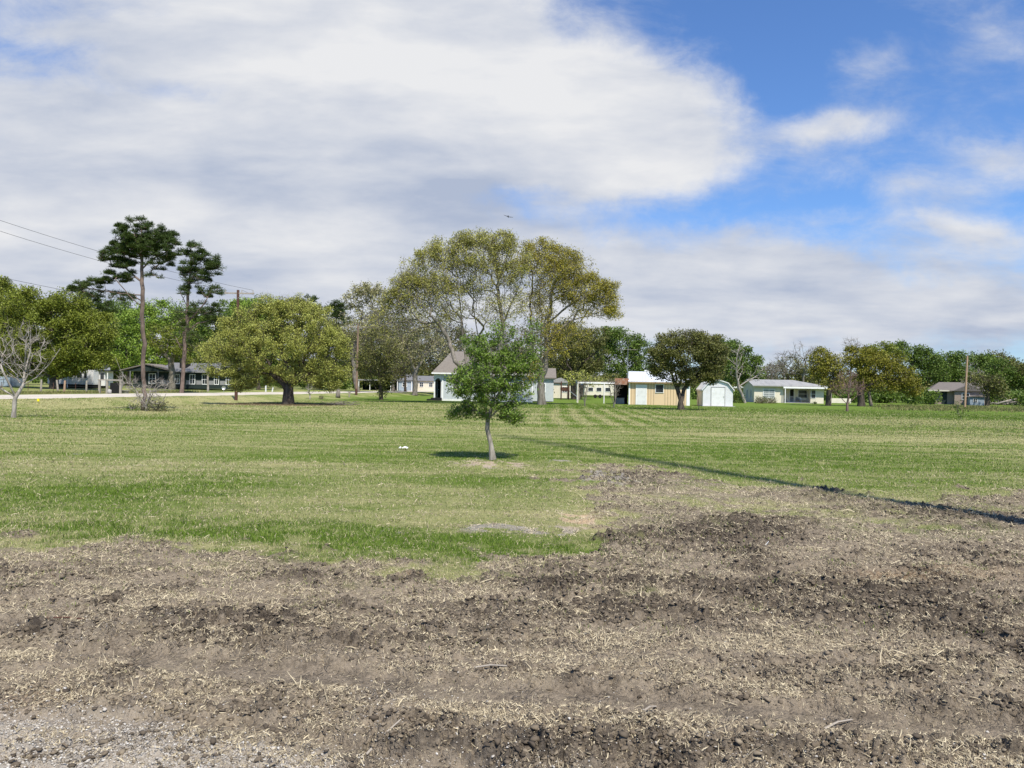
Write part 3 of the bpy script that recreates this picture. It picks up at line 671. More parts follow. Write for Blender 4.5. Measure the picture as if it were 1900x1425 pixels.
tree('tall_pine', 'tall pine with a long bare trunk rising from a dead shrub', 'pine tree', G(267, 762),
     [(262, 440, 60, 28, 1.), (240, 474, 46, 20, .9), (300, 468, 34, 18, .8), (258, 455, 50, 26, .7), (285, 450, 40, 22, .6), (262, 424, 38.08, 19.5), (235, 447, 31.36, 15.6), (298, 444, 33.6, 18.2), (212, 472, 29.12, 14.3), (258, 462, 44.8, 18.2), (318, 462, 16.8, 23.4), (196, 482, 11.2, 6.5), (232, 492, 29.12, 11.7), (292, 488, 31.36, 13, .6), (180, 524, 24.64, 11.7), (212, 514, 24.64, 13), (148, 530, 15.68, 10.4, .8), (228, 512, 20.16, 11.7, .6), (282, 512, 20.16, 9.1, .5), (190, 546, 38.08, 10.4, .4), (230, 553, 24.64, 7.8, .35)],
     B_pine, L_pine, trunk=[(267, 650), (265, 560), (263, 500), (262, 440), (262, 415)],
     stems=[[(265, 560), (240, 545), (210, 540), (185, 535)], [(266, 570), (245, 550), (225, 520)], [(264, 520), (240, 505), (220, 490)], [(264, 500), (280, 480), (305, 465)], [(263, 480), (240, 460), (225, 452)], [(264, 515), (282, 508)], [(266, 545), (225, 545), (160, 535)]],
     N_=520, rb=.115, pexp=.5, rt=.012, cover=4.6, lpx=3.0, asp=.12, needles=True, spread=1.5, bf=.15, flare=1.2, shell=.1)
tree('tall_pine', 'shorter dark pine standing across the road before the dark green house', 'pine tree', G(337, 730.5),
     [(372, 500, 36, 26, .6), (355, 464, 24.64, 13), (377, 482, 29.12, 15.6), (398, 500, 14.56, 15.6), (346, 500, 17.92, 14.3), (366, 515, 33.6, 13), (392, 540, 29.12, 13, .9), (345, 540, 16.8, 11.7, .5), (375, 575, 33.6, 13, .6), (343, 590, 24.64, 18.2, .5), (400, 590, 22.4, 15.6, .6), (350, 630, 31.36, 23.4, .3)],
     B_pine, L_pine, trunk=[(340, 690), (343, 640), (348, 570), (353, 510), (355, 465)],
     stems=[[(346, 600), (365, 582), (385, 560), (395, 545)], [(348, 570), (335, 545)], [(352, 520), (372, 500), (392, 495)], [(345, 620), (365, 600), (395, 592)]],
     N_=340, rb=.21, pexp=.5, rt=.02, cover=4.6, lpx=3.0, asp=.13, needles=True, spread=1.5, bf=.15, flare=1.3, shell=.1)
tree('live_oak', 'broad olive-green live oak shading the white trailer home at the left', 'tree', onground(100, 89),
     [(100, 600, 62, 42), (50, 565, 55, 34), (155, 640, 48, 38), (28, 630, 52, 48), (100, 658, 74, 22), (185, 665, 34, 22), (150, 590, 30, 22), (60, 675, 66, 18), (130, 672, 60, 14), (10, 665, 40, 30), (190, 610, 26, 30), (120, 560, 40, 22), (50, 692, 60, 9), (110, 688, 46, 9), (160, 682, 30, 9)],
     B_dark, L_olive, trunk=[(100, 705)], stems=[[(100, 705), (130, 690), (160, 670)], [(100, 705), (70, 680), (40, 650)], [(100, 705), (105, 650), (95, 600)]], N_=1100, rb=.45, rt=.02, cover=4.6, lpx=2.1, spread=1.3, shell=.1)
tree('live_oak', 'tall olive-green oak cut off by the left edge of the view', 'tree', onground(0, 100),
     [(0, 550, 32, 38), (-30, 590, 50, 50), (5, 600, 40, 40), (-10, 660, 60, 40)], B_dark, L_olive, trunk=[(0, 690)], N_=330, rb=.5, rt=.02, cover=3.2, lpx=2.1)
tree('pine_tree', 'dark pine top showing behind the live oak, left of the tall pine', 'pine tree', onground(150, 100),
     [(150, 545, 26, 14), (180, 570, 30, 22), (155, 590, 30, 26), (195, 600, 28, 30)], B_pine, L_pine, trunk=[(160, 640), (158, 545)], N_=170, rb=.25, rt=.02, cover=3., lpx=3, asp=.16, needles=True, spread=1.5)
tree('broadleaf_tree', 'bright green spring tree behind the tall pine trunk', 'tree', onground(240, 125),
     [(225, 610, 38, 40), (245, 650, 34, 36), (215, 670, 34, 24), (250, 590, 20, 24)], B_dark, L_bright, trunk=[(240, 690)], N_=360, rb=.3, rt=.02, cover=3.2)
tree('broadleaf_tree', 'bright green spring tree between the two tall pines', 'tree', onground(300, 138),
     [(300, 585, 34, 34), (290, 625, 40, 34), (325, 610, 30, 34), (285, 665, 36, 24), (272, 570, 14, 14)], B_dark, L_bright, trunk=[(300, 680)], N_=380, rb=.3, rt=.02, cover=3.2)
tree('oak_tree', 'grey-trunked oak standing close against the dark green house', 'tree', onground(319, 107),
     [(322, 640, 34, 24, .8), (350, 655, 28, 20, .7), (298, 625, 28, 26, .7), (335, 605, 24, 20, .5)], B_gray, L_olive, trunk=[(320, 690), (317, 672)], stems=[[(317, 672), (300, 650), (288, 625)], [(317, 672), (330, 650), (345, 630)]], N_=260, rb=.42, rt=.02, cover=2.2)
tree('slender_tree', 'thin pale-trunked young tree beside the right half of the dark house', 'tree', onground(386, 102),
     [(388, 655, 28, 18), (375, 680, 16, 9, .6), (405, 640, 20, 18)], B_pale, L_round, trunk=[(386, 695), (387, 672)], N_=160, rb=.14, rt=.012, cover=2.2)
tree('broadleaf_tree', 'dark green tree behind the left utility pole', 'tree', onground(410, 140),
     [(400, 600, 28, 30), (430, 590, 28, 34), (395, 640, 34, 34), (440, 650, 40, 40)], B_dark, L_green, trunk=[(410, 690)], N_=360, rb=.3, rt=.02, cover=3.3)
tree('broadleaf_tree', 'light green treetop showing above the round oak beside the left pole', 'tree', onground(480, 128),
     [(465, 575, 34, 26), (505, 570, 28, 18), (490, 610, 50, 40)], B_dark, L_bright, trunk=[(480, 650)], N_=320, rb=.3, rt=.02, cover=3.2)
tree('round_oak', 'wide round yellow-green oak on a circle of bare brown soil', 'tree', OAK,
     [(515, 645, 95, 52), (440, 630, 46, 34), (575, 615, 60, 42), (505, 598, 62, 32), (540, 577, 40, 20), (612, 655, 38, 48), (410, 665, 36, 28), (560, 696, 82, 20), (465, 698, 46, 24), (625, 690, 28, 22), (460, 585, 30, 18, .7), (570, 580, 26, 18, .7), (445, 712, 30, 14, .8), (605, 712, 36, 13, .8), (410, 690, 26, 14, .8), (500, 560, 22, 14, .6), (555, 560, 26, 14, .6), (390, 650, 14, 18, .7), (640, 640, 14, 26, .7), (475, 575, 14, 16, .6), (530, 562, 12, 14, .6), (595, 578, 16, 16, .6), (425, 600, 18, 16, .7)],
     B_dark, L_round, trunk=[(535, 732), (535, 720)], stems=[[(535, 720), (515, 700), (480, 670), (450, 650)], [(535, 720), (560, 700), (590, 680), (615, 665)], [(535, 720), (530, 680), (515, 640), (505, 600)], [(535, 720), (555, 680), (570, 630), (575, 590)], [(480, 670), (440, 690)]],
     N_=1900, rb=.42, rt=.010, cover=3.0, lpx=1.5, spread=.95, twigs=4, twl=.7, shell=.25, bf=.3)
for (px, py, lab) in [(572, 556, 'small distant dark pine crown above the right half of the round oak'), (626, 562, 'small distant dark pine crown left of the tall bare-topped tree')]:
    tree('pine_tree', lab, 'pine tree', onground(px, 170), [(px, py + 5, 20, 10), (px - 8, py + 18, 22, 12), (px + 8, py + 22, 20, 12), (px, py + 40, 30, 18)], B_pine, L_pine, trunk=[(px, 640), (px, py + 10)], N_=110, rb=.25, rt=.03, cover=3.2, lpx=3, asp=.18, needles=True, spread=1.3)
for (px, D, lb, lab, mt, cv) in [
    (30, 125, [(20, 570, 60, 44), (60, 620, 60, 50), (0, 640, 50, 50), (40, 680, 70, 26)], 'olive green oak in the second row behind the bare tree at the left edge', L_olive, 4.2),
    (150, 128, [(140, 590, 56, 44), (180, 640, 56, 44), (120, 650, 50, 44), (160, 690, 70, 20)], 'olive green oak in the second row behind the white trailer home', L_olive, 4.2),
    (228, 145, [(215, 590, 40, 40), (240, 640, 44, 44), (225, 685, 50, 22)], 'dark green tree in the second row left of the tall pine trunk', L_green, 4.0),
    (345, 150, [(345, 600, 44, 40), (370, 640, 44, 40), (330, 670, 50, 34)], 'mid green tree in the second row behind the shorter pine', L_green, 3.8),
    (460, 150, [(450, 590, 44, 32), (490, 620, 50, 44), (440, 665, 40, 34), (520, 670, 60, 34)], 'mid green tree in the second row behind the round oak', L_green, 3.8),
    (610, 150, [(600, 620, 40, 34), (630, 650, 44, 40), (590, 680, 50, 26)], 'olive tree in the second row showing right of the round oak', L_dark, 3.6),
    (1080, 150, [(1060, 620, 34, 24), (1095, 650, 50, 44), (1050, 680, 50, 30)], 'shaded olive tree in the second row behind the play set', L_dark, 3.6),
    (1330, 150, [(1320, 650, 40, 26), (1345, 675, 40, 34)], 'green tree in the second row right of the dark oak crown', L_green, 3.6),
    (1745, 165, [(1740, 680, 34, 24), (1770, 700, 34, 20)], 'deep green tree in the second row behind the brown roof left end', L_green, 3.8),
    (1850, 175, [(1840, 672, 40, 20), (1870, 690, 44, 24), (1815, 700, 34, 18)], 'deep green tree in the second row behind the bare tree at the far right', L_dark, 3.8)]:
    tree('broadleaf_tree', lab, 'tree', onground(px, D), lb, B_dark, mt, trunk=[(px, 700)], N_=420, rb=.35, rt=.022, cover=cv, lpx=2.1, spread=1.2, shell=.1)
for (px, D, lb, lab) in [(730, 140, [(720, 600, 50, 44), (760, 640, 50, 40), (700, 650, 40, 40), (740, 680, 50, 20)], 'twiggy grey half-bare tree behind the dark bushy low tree'),
                         (835, 140, [(830, 620, 44, 44), (860, 650, 44, 40), (800, 660, 44, 34), (840, 685, 50, 20)], 'twiggy grey half-bare tree behind the pale blue house roof'),
                         (960, 130, [(950, 640, 44, 40), (985, 660, 44, 34), (920, 660, 40, 30)], 'twiggy olive tree behind the right end of the pale blue house roof')]:
    tree('half_bare_tree', lab, 'tree', onground(px, D), lb, B_gray, L_brown, trunk=[(px, 700), (px, 680)], N_=650, rb=.3, rt=.024, cover=1.3, lpx=2.0, spread=1.3, twigs=5, twl=1.0, shell=.1)
tree('tall_oak', 'tall sparse oak with a budding crown behind the middle utility pole', 'tree', onground(664, 122),
     [(682, 535, 32, 16, .9), (660, 555, 24, 20, .7), (705, 560, 22, 26, .6), (665, 600, 36, 34, .4), (690, 610, 40, 40, .5), (650, 640, 26, 30, .5)], B_gray, L_sparse, trunk=[(658, 700), (656, 650)],
     stems=[[(656, 650), (640, 620), (635, 600)], [(656, 650), (665, 600), (675, 560)], [(665, 620), (690, 590), (700, 560)]], N_=520, rb=.35, rt=.022, cover=2.2, twigs=3, twl=.8)
tree('small_oak', 'dark bushy low tree with dangling shoots right of the middle utility pole', 'tree', G(707, 742),
     [(707, 640, 36, 34, .8), (690, 675, 34, 28, .8), (730, 672, 32, 30, .7), (707, 705, 28, 18, .8), (707, 728, 14, 8, .5)], B_dark, L_dark, trunk=[(707, 725), (706, 700)], N_=420, rb=.2, rt=.012, cover=1.9, twigs=3, twl=.6)
tree('pecan_tree', 'half-bare tree with a forked pale trunk left of the pale blue house', 'tree', onground(770, 128),
     [(775, 640, 56, 30, .35), (800, 615, 38, 26, .35), (738, 655, 34, 28, .35), (820, 650, 30, 24, .35), (760, 600, 40, 20, .3)], B_gray, L_sparse, trunk=[(770, 705), (771, 690)], stems=[[(771, 690), (762, 670), (755, 640)], [(771, 690), (785, 665), (800, 640), (820, 620)], [(770, 700), (760, 680), (750, 690)]], N_=520, rb=.42, rt=.022, cover=2.0, twigs=4, twl=.8)
tree('shade_tree', 'dark-trunked half-bare tree before the distant carport', 'tree', onground(752, 150),
     [(745, 650, 28, 30, .5), (752, 620, 30, 26, .4), (735, 690, 22, 16, .5)], B_dark, L_brown, trunk=[(752, 700)], N_=260, rb=.25, rt=.025, cover=1.8, twigs=3, twl=.9)
tree('live_oak', 'distant olive tree closing the view between the pole and the forked tree', 'tree', onground(700, 205),
     [(660, 650, 40, 36), (710, 640, 50, 40), (760, 655, 40, 34), (690, 690, 50, 14)], B_dark, L_dark, trunk=[(700, 700)], N_=320, rb=.4, rt=.03, cover=3)
big = 'two large oaks by the pale blue house'
tree('big_oak', 'huge spreading oak whose left limbs arch over the pale blue house roof', 'tree', G(902, 750.5),
     [(835, 458, 48, 20), (885, 448, 42, 18), (930, 450, 36, 18), (800, 478, 32, 20), (862, 492, 46, 18), (925, 490, 40, 22), (765, 520, 34, 16), (745, 545, 26, 16), (812, 532, 40, 18), (880, 530, 40, 18, .6), (955, 512, 32, 24, .9), (790, 562, 50, 18, .35), (845, 578, 50, 22, .3), (735, 585, 38, 20, .28), (780, 610, 50, 24, .22), (915, 580, 36, 28, .25), (720, 620, 34, 24, .2), (965, 560, 26, 26, .3), (860, 520, 95, 62, .3), (900, 470, 66, 40, .5), (800, 560, 70, 50, .2), (770, 545, 48, 40, .5), (930, 560, 44, 60, .35), (715, 560, 20, 22, .5), (772, 505, 34, 36, .7), (745, 545, 40, 34, .6), (960, 480, 30, 36, .7), (830, 500, 60, 40, .5), (900, 445, 60, 22, .7), (690, 600, 34, 30, .2)],
     B_gray, L_big, trunk=[(901, 735)],
     stems=[[(901, 735), (885, 718, -.6), (868, 697, -1.2), (848, 672, -1.6), (822, 645, -2), (795, 618, -2), (765, 595, -2), (735, 585, -2), (705, 582, -2)], [(848, 672), (835, 635), (815, 600), (790, 575), (765, 545), (760, 520)],
            [(868, 697), (862, 640), (855, 590), (850, 545), (845, 500), (838, 465)], [(901, 735), (918, 690), (930, 640), (934, 600)], [(934, 600), (948, 565), (965, 530), (975, 500)], [(934, 600), (926, 560), (922, 510), (918, 460)],
            [(901, 735), (890, 680), (884, 630), (878, 580), (872, 520), (880, 460)], [(815, 600), (785, 600), (750, 570)], [(884, 630), (905, 590), (915, 560)]],
     N_=3400, rb=.40, rt=.012, cover=1.75, lpx=1.55, spread=1.15, twigs=4, twl=.7, shell=.05, bf=.3, pexp=.66, group=big)
tree('big_oak', 'huge upright oak with several grey stems at the right end of the pale blue house', 'tree', G(1005, 751),
     [(1005, 458, 36, 16), (1045, 472, 34, 20), (1002, 490, 42, 20), (1045, 505, 34, 18), (1085, 520, 30, 14), (1118, 530, 30, 12), (1080, 550, 40, 16), (1122, 558, 32, 20), (1135, 580, 20, 14), (1035, 540, 34, 24, .7), (1000, 545, 26, 30, .5), (1090, 582, 34, 9, .6), (1010, 610, 22, 36, .35), (1040, 610, 26, 24, .35), (1030, 650, 24, 24, .5), (980, 680, 26, 30, .8), (978, 478, 26, 26, .7), (1060, 500, 44, 36, .7), (1030, 500, 62, 46, .5), (1085, 545, 66, 34, .5), (1000, 590, 34, 60, .4), (1060, 620, 40, 30, .5)],
     B_gray, L_gold, trunk=[(1004, 735), (1003, 718)],
     stems=[[(1003, 718), (1002, 670), (1004, 610), (1001, 550), (1004, 500), (1008, 465)], [(1003, 718), (1014, 660), (1018, 600), (1024, 540), (1040, 500), (1052, 475)], [(1014, 660), (1030, 620), (1055, 598), (1085, 588), (1115, 578)], [(1018, 600), (1045, 575), (1075, 555), (1110, 540)], [(1003, 718), (990, 660), (985, 600), (983, 550)], [(1014, 660), (1010, 600), (1020, 560)]],
     N_=2500, rb=.38, rt=.012, cover=2.2, lpx=1.55, spread=1.15, twigs=3, twl=.6, shell=.05, bf=.3, pexp=.66, group=big)
tree('live_oak', 'dark olive tree overhanging the wooden play set', 'tree', onground(1066, 112),
     [(1060, 640, 38, 30), (1095, 655, 34, 36), (1035, 670, 26, 24, .8), (1080, 685, 40, 18), (1110, 625, 24, 22, .8), (1030, 620, 26, 22, .7)], B_dark, L_dark, trunk=[(1064, 715), (1062, 700)], stems=[[(1062, 700), (1085, 670), (1110, 650)]], N_=420, rb=.4, rt=.02, cover=2.8, twigs=2, twl=.8)
tree('broadleaf_tree', 'green tree rising behind the tan workshop roof', 'tree', onground(1160, 140),
     [(1155, 635, 36, 26), (1185, 650, 26, 28), (1130, 665, 34, 30), (1175, 680, 36, 24), (1130, 620, 24, 16)], B_dark, L_green, trunk=[(1160, 700)], N_=420, rb=.35, rt=.022, cover=3.2)
tree('shrub_tree', 'yellow-green small tree left of the white pipe frame', 'tree', onground(1075, 105),
     [(1072, 700, 26, 13), (1100, 705, 26, 10, .5)], B_gray, L_round, trunk=[(1075, 722)], N_=150, rb=.12, rt=.014, cover=1.8, twigs=2, twl=.5)
tree('dark_oak', 'round dark oak with a double trunk before the tan workshop', 'tree', G(1264, 761),
     [(1278, 655, 58, 36), (1238, 645, 34, 30), (1318, 662, 30, 30), (1272, 626, 46, 16, .8), (1240, 690, 36, 18, .9), (1300, 695, 44, 18), (1270, 705, 30, 10, .7), (1215, 685, 12, 10, .7), (1328, 655, 22, 34, 1.), (1300, 640, 34, 26, 1.), (1225, 665, 22, 26, .9), (1320, 690, 24, 20, .9)],
     B_dark, L_dark, trunk=[(1263, 742)], stems=[[(1263, 742), (1258, 722), (1250, 700), (1240, 670)], [(1263, 748), (1270, 722), (1290, 700), (1310, 680)], [(1258, 722), (1270, 690), (1275, 650)]],
     N_=1100, rb=.27, rt=.010, cover=3.6, lpx=1.9, twigs=3, twl=.5, bf=.3)
tree('broadleaf_tree', 'green tree behind the leaning snag left of the cream house', 'tree', onground(1385, 132),
     [(1365, 650, 24, 20), (1385, 672, 28, 26), (1405, 680, 16, 18), (1360, 690, 30, 26), (1395, 705, 22, 16)], B_dark, L_green, trunk=[(1385, 715)], N_=320, rb=.25, rt=.022, cover=3.2)
tree('dead_tree', 'leaning leafless pale snag beside the left wall of the cream house', 'tree', G(1382, 748),
     [(1364, 665, 20, 24), (1372, 690, 18, 16), (1402, 700, 14, 12), (1415, 690, 12, 10), (1370, 650, 12, 12)],
     B_pale, None, trunk=[(1377, 733), (1370, 718)], stems=[[(1370, 718), (1364, 690), (1363, 660), (1368, 640)], [(1372, 722), (1385, 708), (1400, 700), (1418, 688)], [(1385, 708), (1402, 690), (1408, 672)]], N_=130, rb=.2, rt=.02, twigs=2, twl=.6, bf=.3)
bare = 'tall bare trees behind the cream house'
for (px, D, lb, lab) in [(1490, 140, [(1490, 650, 24, 22), (1478, 675, 26, 22), (1505, 670, 20, 20)], 'tallest bare grey tree rising behind the cream house roof'),
                         (1455, 155, [(1455, 665, 20, 16), (1445, 685, 20, 16)], 'faint bare tree behind the left part of the cream house roof'),
                         (1432, 135, [(1432, 690, 14, 22), (1425, 700, 10, 14)], 'small bare pale tree at the left end of the cream house roof'),
                         (1578, 175, [(1578, 636, 18, 12), (1592, 650, 20, 14)], 'bare treetop poking out above the yellow-green oaks'),
                         (1520, 160, [(1515, 655, 18, 14), (1525, 680, 20, 16)], 'bare tree directly left of the first yellow-green oak')]:
    tree('bare_tree', lab, 'tree', onground(px, D), lb, B_gray, None, trunk=[(px, 715), (px, 695)], N_=150, rb=.2, rt=.022, twigs=4, twl=1.0, group=bare, bf=.4)
tree('live_oak', 'low dark grey-green tree behind the middle of the cream house', 'tree', onground(1462, 165),
     [(1440, 690, 24, 16, .7), (1470, 680, 30, 20, .7), (1495, 695, 28, 16, .7)], B_dark, L_dark, trunk=[(1462, 712)], N_=230, rb=.3, rt=.03, cover=2.4, twigs=2, twl=1)
tree('yellow_oak', 'yellow-green rounded oak just right of the cream house', 'tree', G(1537, 753),
     [(1530, 662, 26, 18), (1545, 680, 28, 22), (1520, 685, 20, 18), (1540, 705, 28, 15)], B_dark, L_yell, trunk=[(1538, 730)], N_=380, rb=.3, rt=.016, cover=3.3)
tree('yellow_oak', 'broad yellow-green oak with low boughs sweeping right over the log pile', 'tree', G(1598, 754),
     [(1590, 662, 26, 20), (1615, 668, 30, 22), (1600, 690, 34, 20), (1640, 690, 30, 22), (1668, 700, 30, 22), (1690, 715, 24, 20), (1630, 715, 40, 14), (1655, 672, 24, 16)], B_dark, L_yell, trunk=[(1597, 735), (1598, 720)], stems=[[(1598, 720), (1625, 705), (1660, 705)], [(1598, 720), (1590, 680)]], N_=700, rb=.42, rt=.016, cover=3.3)
tree('small_tree', 'short stout grey trunk of a leaning oak among the low boughs', 'tree', G(1617, 753),
     [(1612, 700, 16, 14), (1622, 715, 14, 10)], B_gray, L_yell, trunk=[(1613, 733), (1612, 718)], N_=90, rb=.2, rt=.016, cover=2.5)
tree('live_oak', 'brownish-green oak crown behind the broad yellow-green oak', 'tree', onground(1640, 135),
     [(1640, 650, 26, 16), (1620, 660, 28, 18), (1660, 665, 24, 20)], B_dark, L_olive, trunk=[(1640, 700)], N_=230, rb=.3, rt=.022, cover=3.2)
tree('broadleaf_tree', 'dark green rounded tree left of the brown-roofed house', 'tree', onground(1705, 140),
     [(1690, 655, 30, 18), (1715, 665, 26, 22), (1735, 690, 22, 24), (1700, 690, 34, 26), (1665, 645, 18, 12)], B_dark, L_green, trunk=[(1705, 715)], N_=430, rb=.35, rt=.022, cover=3.4)
for (px, D, lb, lab, mt) in [(1775, 165, [(1772, 665, 20, 10), (1765, 685, 24, 18), (1785, 690, 24, 18)], 'green tree behind the brown roof, left of the pale right pole', L_green),
                             (1820, 170, [(1815, 668, 26, 12), (1835, 672, 18, 12), (1825, 692, 30, 20)], 'dark green tree directly behind and right of the pale right pole', L_green),
                             (1862, 150, [(1858, 680, 24, 16), (1850, 705, 30, 22), (1880, 700, 28, 22)], 'mid green leafy tree above the white log pile', L_green),
                             (1910, 150, [(1900, 690, 26, 18), (1915, 715, 34, 24)], 'green tree cut off by the right edge of the view', L_dark),
                             (1832, 118, [(1815, 705, 24, 14, .5), (1842, 712, 22, 16, .8), (1850, 728, 20, 12, .8)], 'low grey-green tree covering the right end of the brown roof', L_dark)]:
    tree('broadleaf_tree', lab, 'tree', onground(px, D), lb, B_dark, mt, trunk=[(px, 720)], N_=360, rb=.3, rt=.024, cover=4.0, spread=1.2, shell=.1)
tree('bare_tree', 'pale slender bare tree just right of the pale right pole', 'tree', G(1803, 750),
     [(1805, 685, 16, 20), (1815, 700, 16, 12), (1790, 705, 12, 8)], B_pale, None, trunk=[(1803, 725), (1803, 712)], N_=110, rb=.14, rt=.016, twigs=3, twl=.6)
tree('small_tree', 'small leafless reddish tree with a fan of fine twigs before the yellow oaks', 'tree', G(1572, 763),
     [(1572, 712, 30, 20), (1560, 722, 22, 13), (1586, 722, 22, 13), (1572, 698, 18, 10)], B_red, None, trunk=[(1572, 750)], stems=[[(1572, 750), (1560, 735), (1550, 725)], [(1572, 750), (1574, 725)], [(1572, 750), (1588, 735), (1596, 722)]], N_=330, rb=.10, rt=.010, twigs=4, twl=.4, bf=.4)
tree('young_sapling', 'tiny green sapling alone on the bright grass at the far right', 'sapling', G(1783, 778),
     [(1781, 764, 6, 8), (1776, 752, 6, 4, .6)], B_gray, L_green, trunk=[(1783, 772)], N_=40, rb=.022, rt=.005, cover=1.6, twigs=1, twl=.15)
for (px, py, lab) in [(1085, 754, 'bare multi-stemmed crepe myrtle under the left half of the white pipe frame'), (1139, 757, 'bare multi-stemmed crepe myrtle before the rusty lean-to')]:
    tree('crepe_myrtle', lab, 'tree', G(px, py), [(px, 722, 14, 16), (px - 5, 712, 12, 9), (px + 6, 714, 11, 10)], B_gray, None, trunk=[(px, py - 6)],
         stems=[[(px, py - 6), (px - 5, 735), (px - 8, 718)], [(px, py - 6), (px + 4, 735), (px + 6, 715)], [(px, py - 6), (px, 730)]], N_=110, rb=.055, rt=.010, twigs=3, twl=.35, group='crepe myrtles by the pipe frame')
tree('crepe_myrtle', 'spindly pale multi-stemmed shrub right of the round oak trunk', 'tree', G(575, 741), [(575, 722, 10, 12), (578, 712, 9, 8)], B_pale, None, trunk=[(575, 737)], N_=60, rb=.08, rt=.012, twigs=2, twl=.4)
t_ = tree('dead_shrub', 'dead pale shrub with long arching branches round the foot of the tall pine', 'shrub', G(272, 763),
     [(272, 728, 26, 14), (245, 715, 20, 14), (298, 718, 24, 14), (285, 742, 22, 12), (262, 745, 20, 12), (228, 705, 12, 12)], B_pale, None, trunk=[(272, 755)],
     stems=[[(272, 755), (258, 735), (240, 712), (220, 690), (207, 662)], [(272, 755), (285, 735), (300, 718), (312, 705)], [(272, 755), (262, 730), (255, 705)], [(272, 755), (280, 725), (283, 705)], [(272, 755), (240, 725), (215, 712)]], N_=260, rb=.07, rt=.010, twigs=3, twl=.4, part='branches')
def bush(name, label, p, rx, rz, mat_, n=900, L=.12, seed=1, cat='shrub', group=None, flat=1.0):
    r = np.random.default_rng(seed); root = empty(name, p, 0, label, cat, group)
    u = r.normal(0, 1, (n, 3)); u /= np.linalg.norm(u, axis=1)[:, None]; P = u * (r.uniform(.1, 1, n) ** (1 / 2.2))[:, None] * np.array([rx, rx * .8 * flat, rz]) * (1 + .3 * np.sin(u[:, :1] * 5 + seed))
    P[:, 2] = np.abs(P[:, 2] + rz * .3); V, Q = leaf_quads(P, L, L * .5, seed); link('foliage', np_mesh('foliage', V, Q), mat_, root)
    Vs, Qs = [], []
    for k in range(9):
        a = r.uniform(0, 6.28); e = np.array([math.cos(a) * rx * .7, math.sin(a) * rx * .6, rz * r.uniform(.7, 1.2)]); tube_chain([np.zeros(3), e * .5 + [0, 0, rz * .1], e], [.03, .02, .01], 4, Vs, Qs)
    link('stems', np_mesh('stems', np.array(Vs), np.array(Qs)), B_gray, root); return root
bush('evergreen_shrub', 'low ragged green shrub growing through the dead shrub at the pine foot', G(290, 763), .95, .62, L_brown, 1000, .085, 2)
bush('evergreen_shrub', 'sparse green sprig left of the dead shrub', G(246, 762), .5, .4, L_green, 150, .09, 3)
bush('garden_shrub', 'dark brown-green shrub below the left window of the cream house', G(1410, 748.5), .85, .85, L_brown, 900, .14, 4, group='shrubs at the cream house wall')
bush('garden_shrub', 'larger dark shrub below the right side of the cream house left window', G(1428, 748.5), 1.05, .75, L_brown, 900, .14, 5, group='shrubs at the cream house wall')
bush('hedge', 'dark green hedge before the far orange wall behind the barn shed', onground(1365, 105), 1.6, 1.1, L_green, 1500, .18, 6, 'hedge')
bush('garden_shrub', 'small green shrub at the foot of the cream house right corner', G(1512, 750), .4, .35, L_green, 260, .1, 7)
bush('garden_shrub', 'low grey shrub behind the road under the right edge of the round oak', G(596, 741), .45, .4, L_brown, 200, .1, 8)

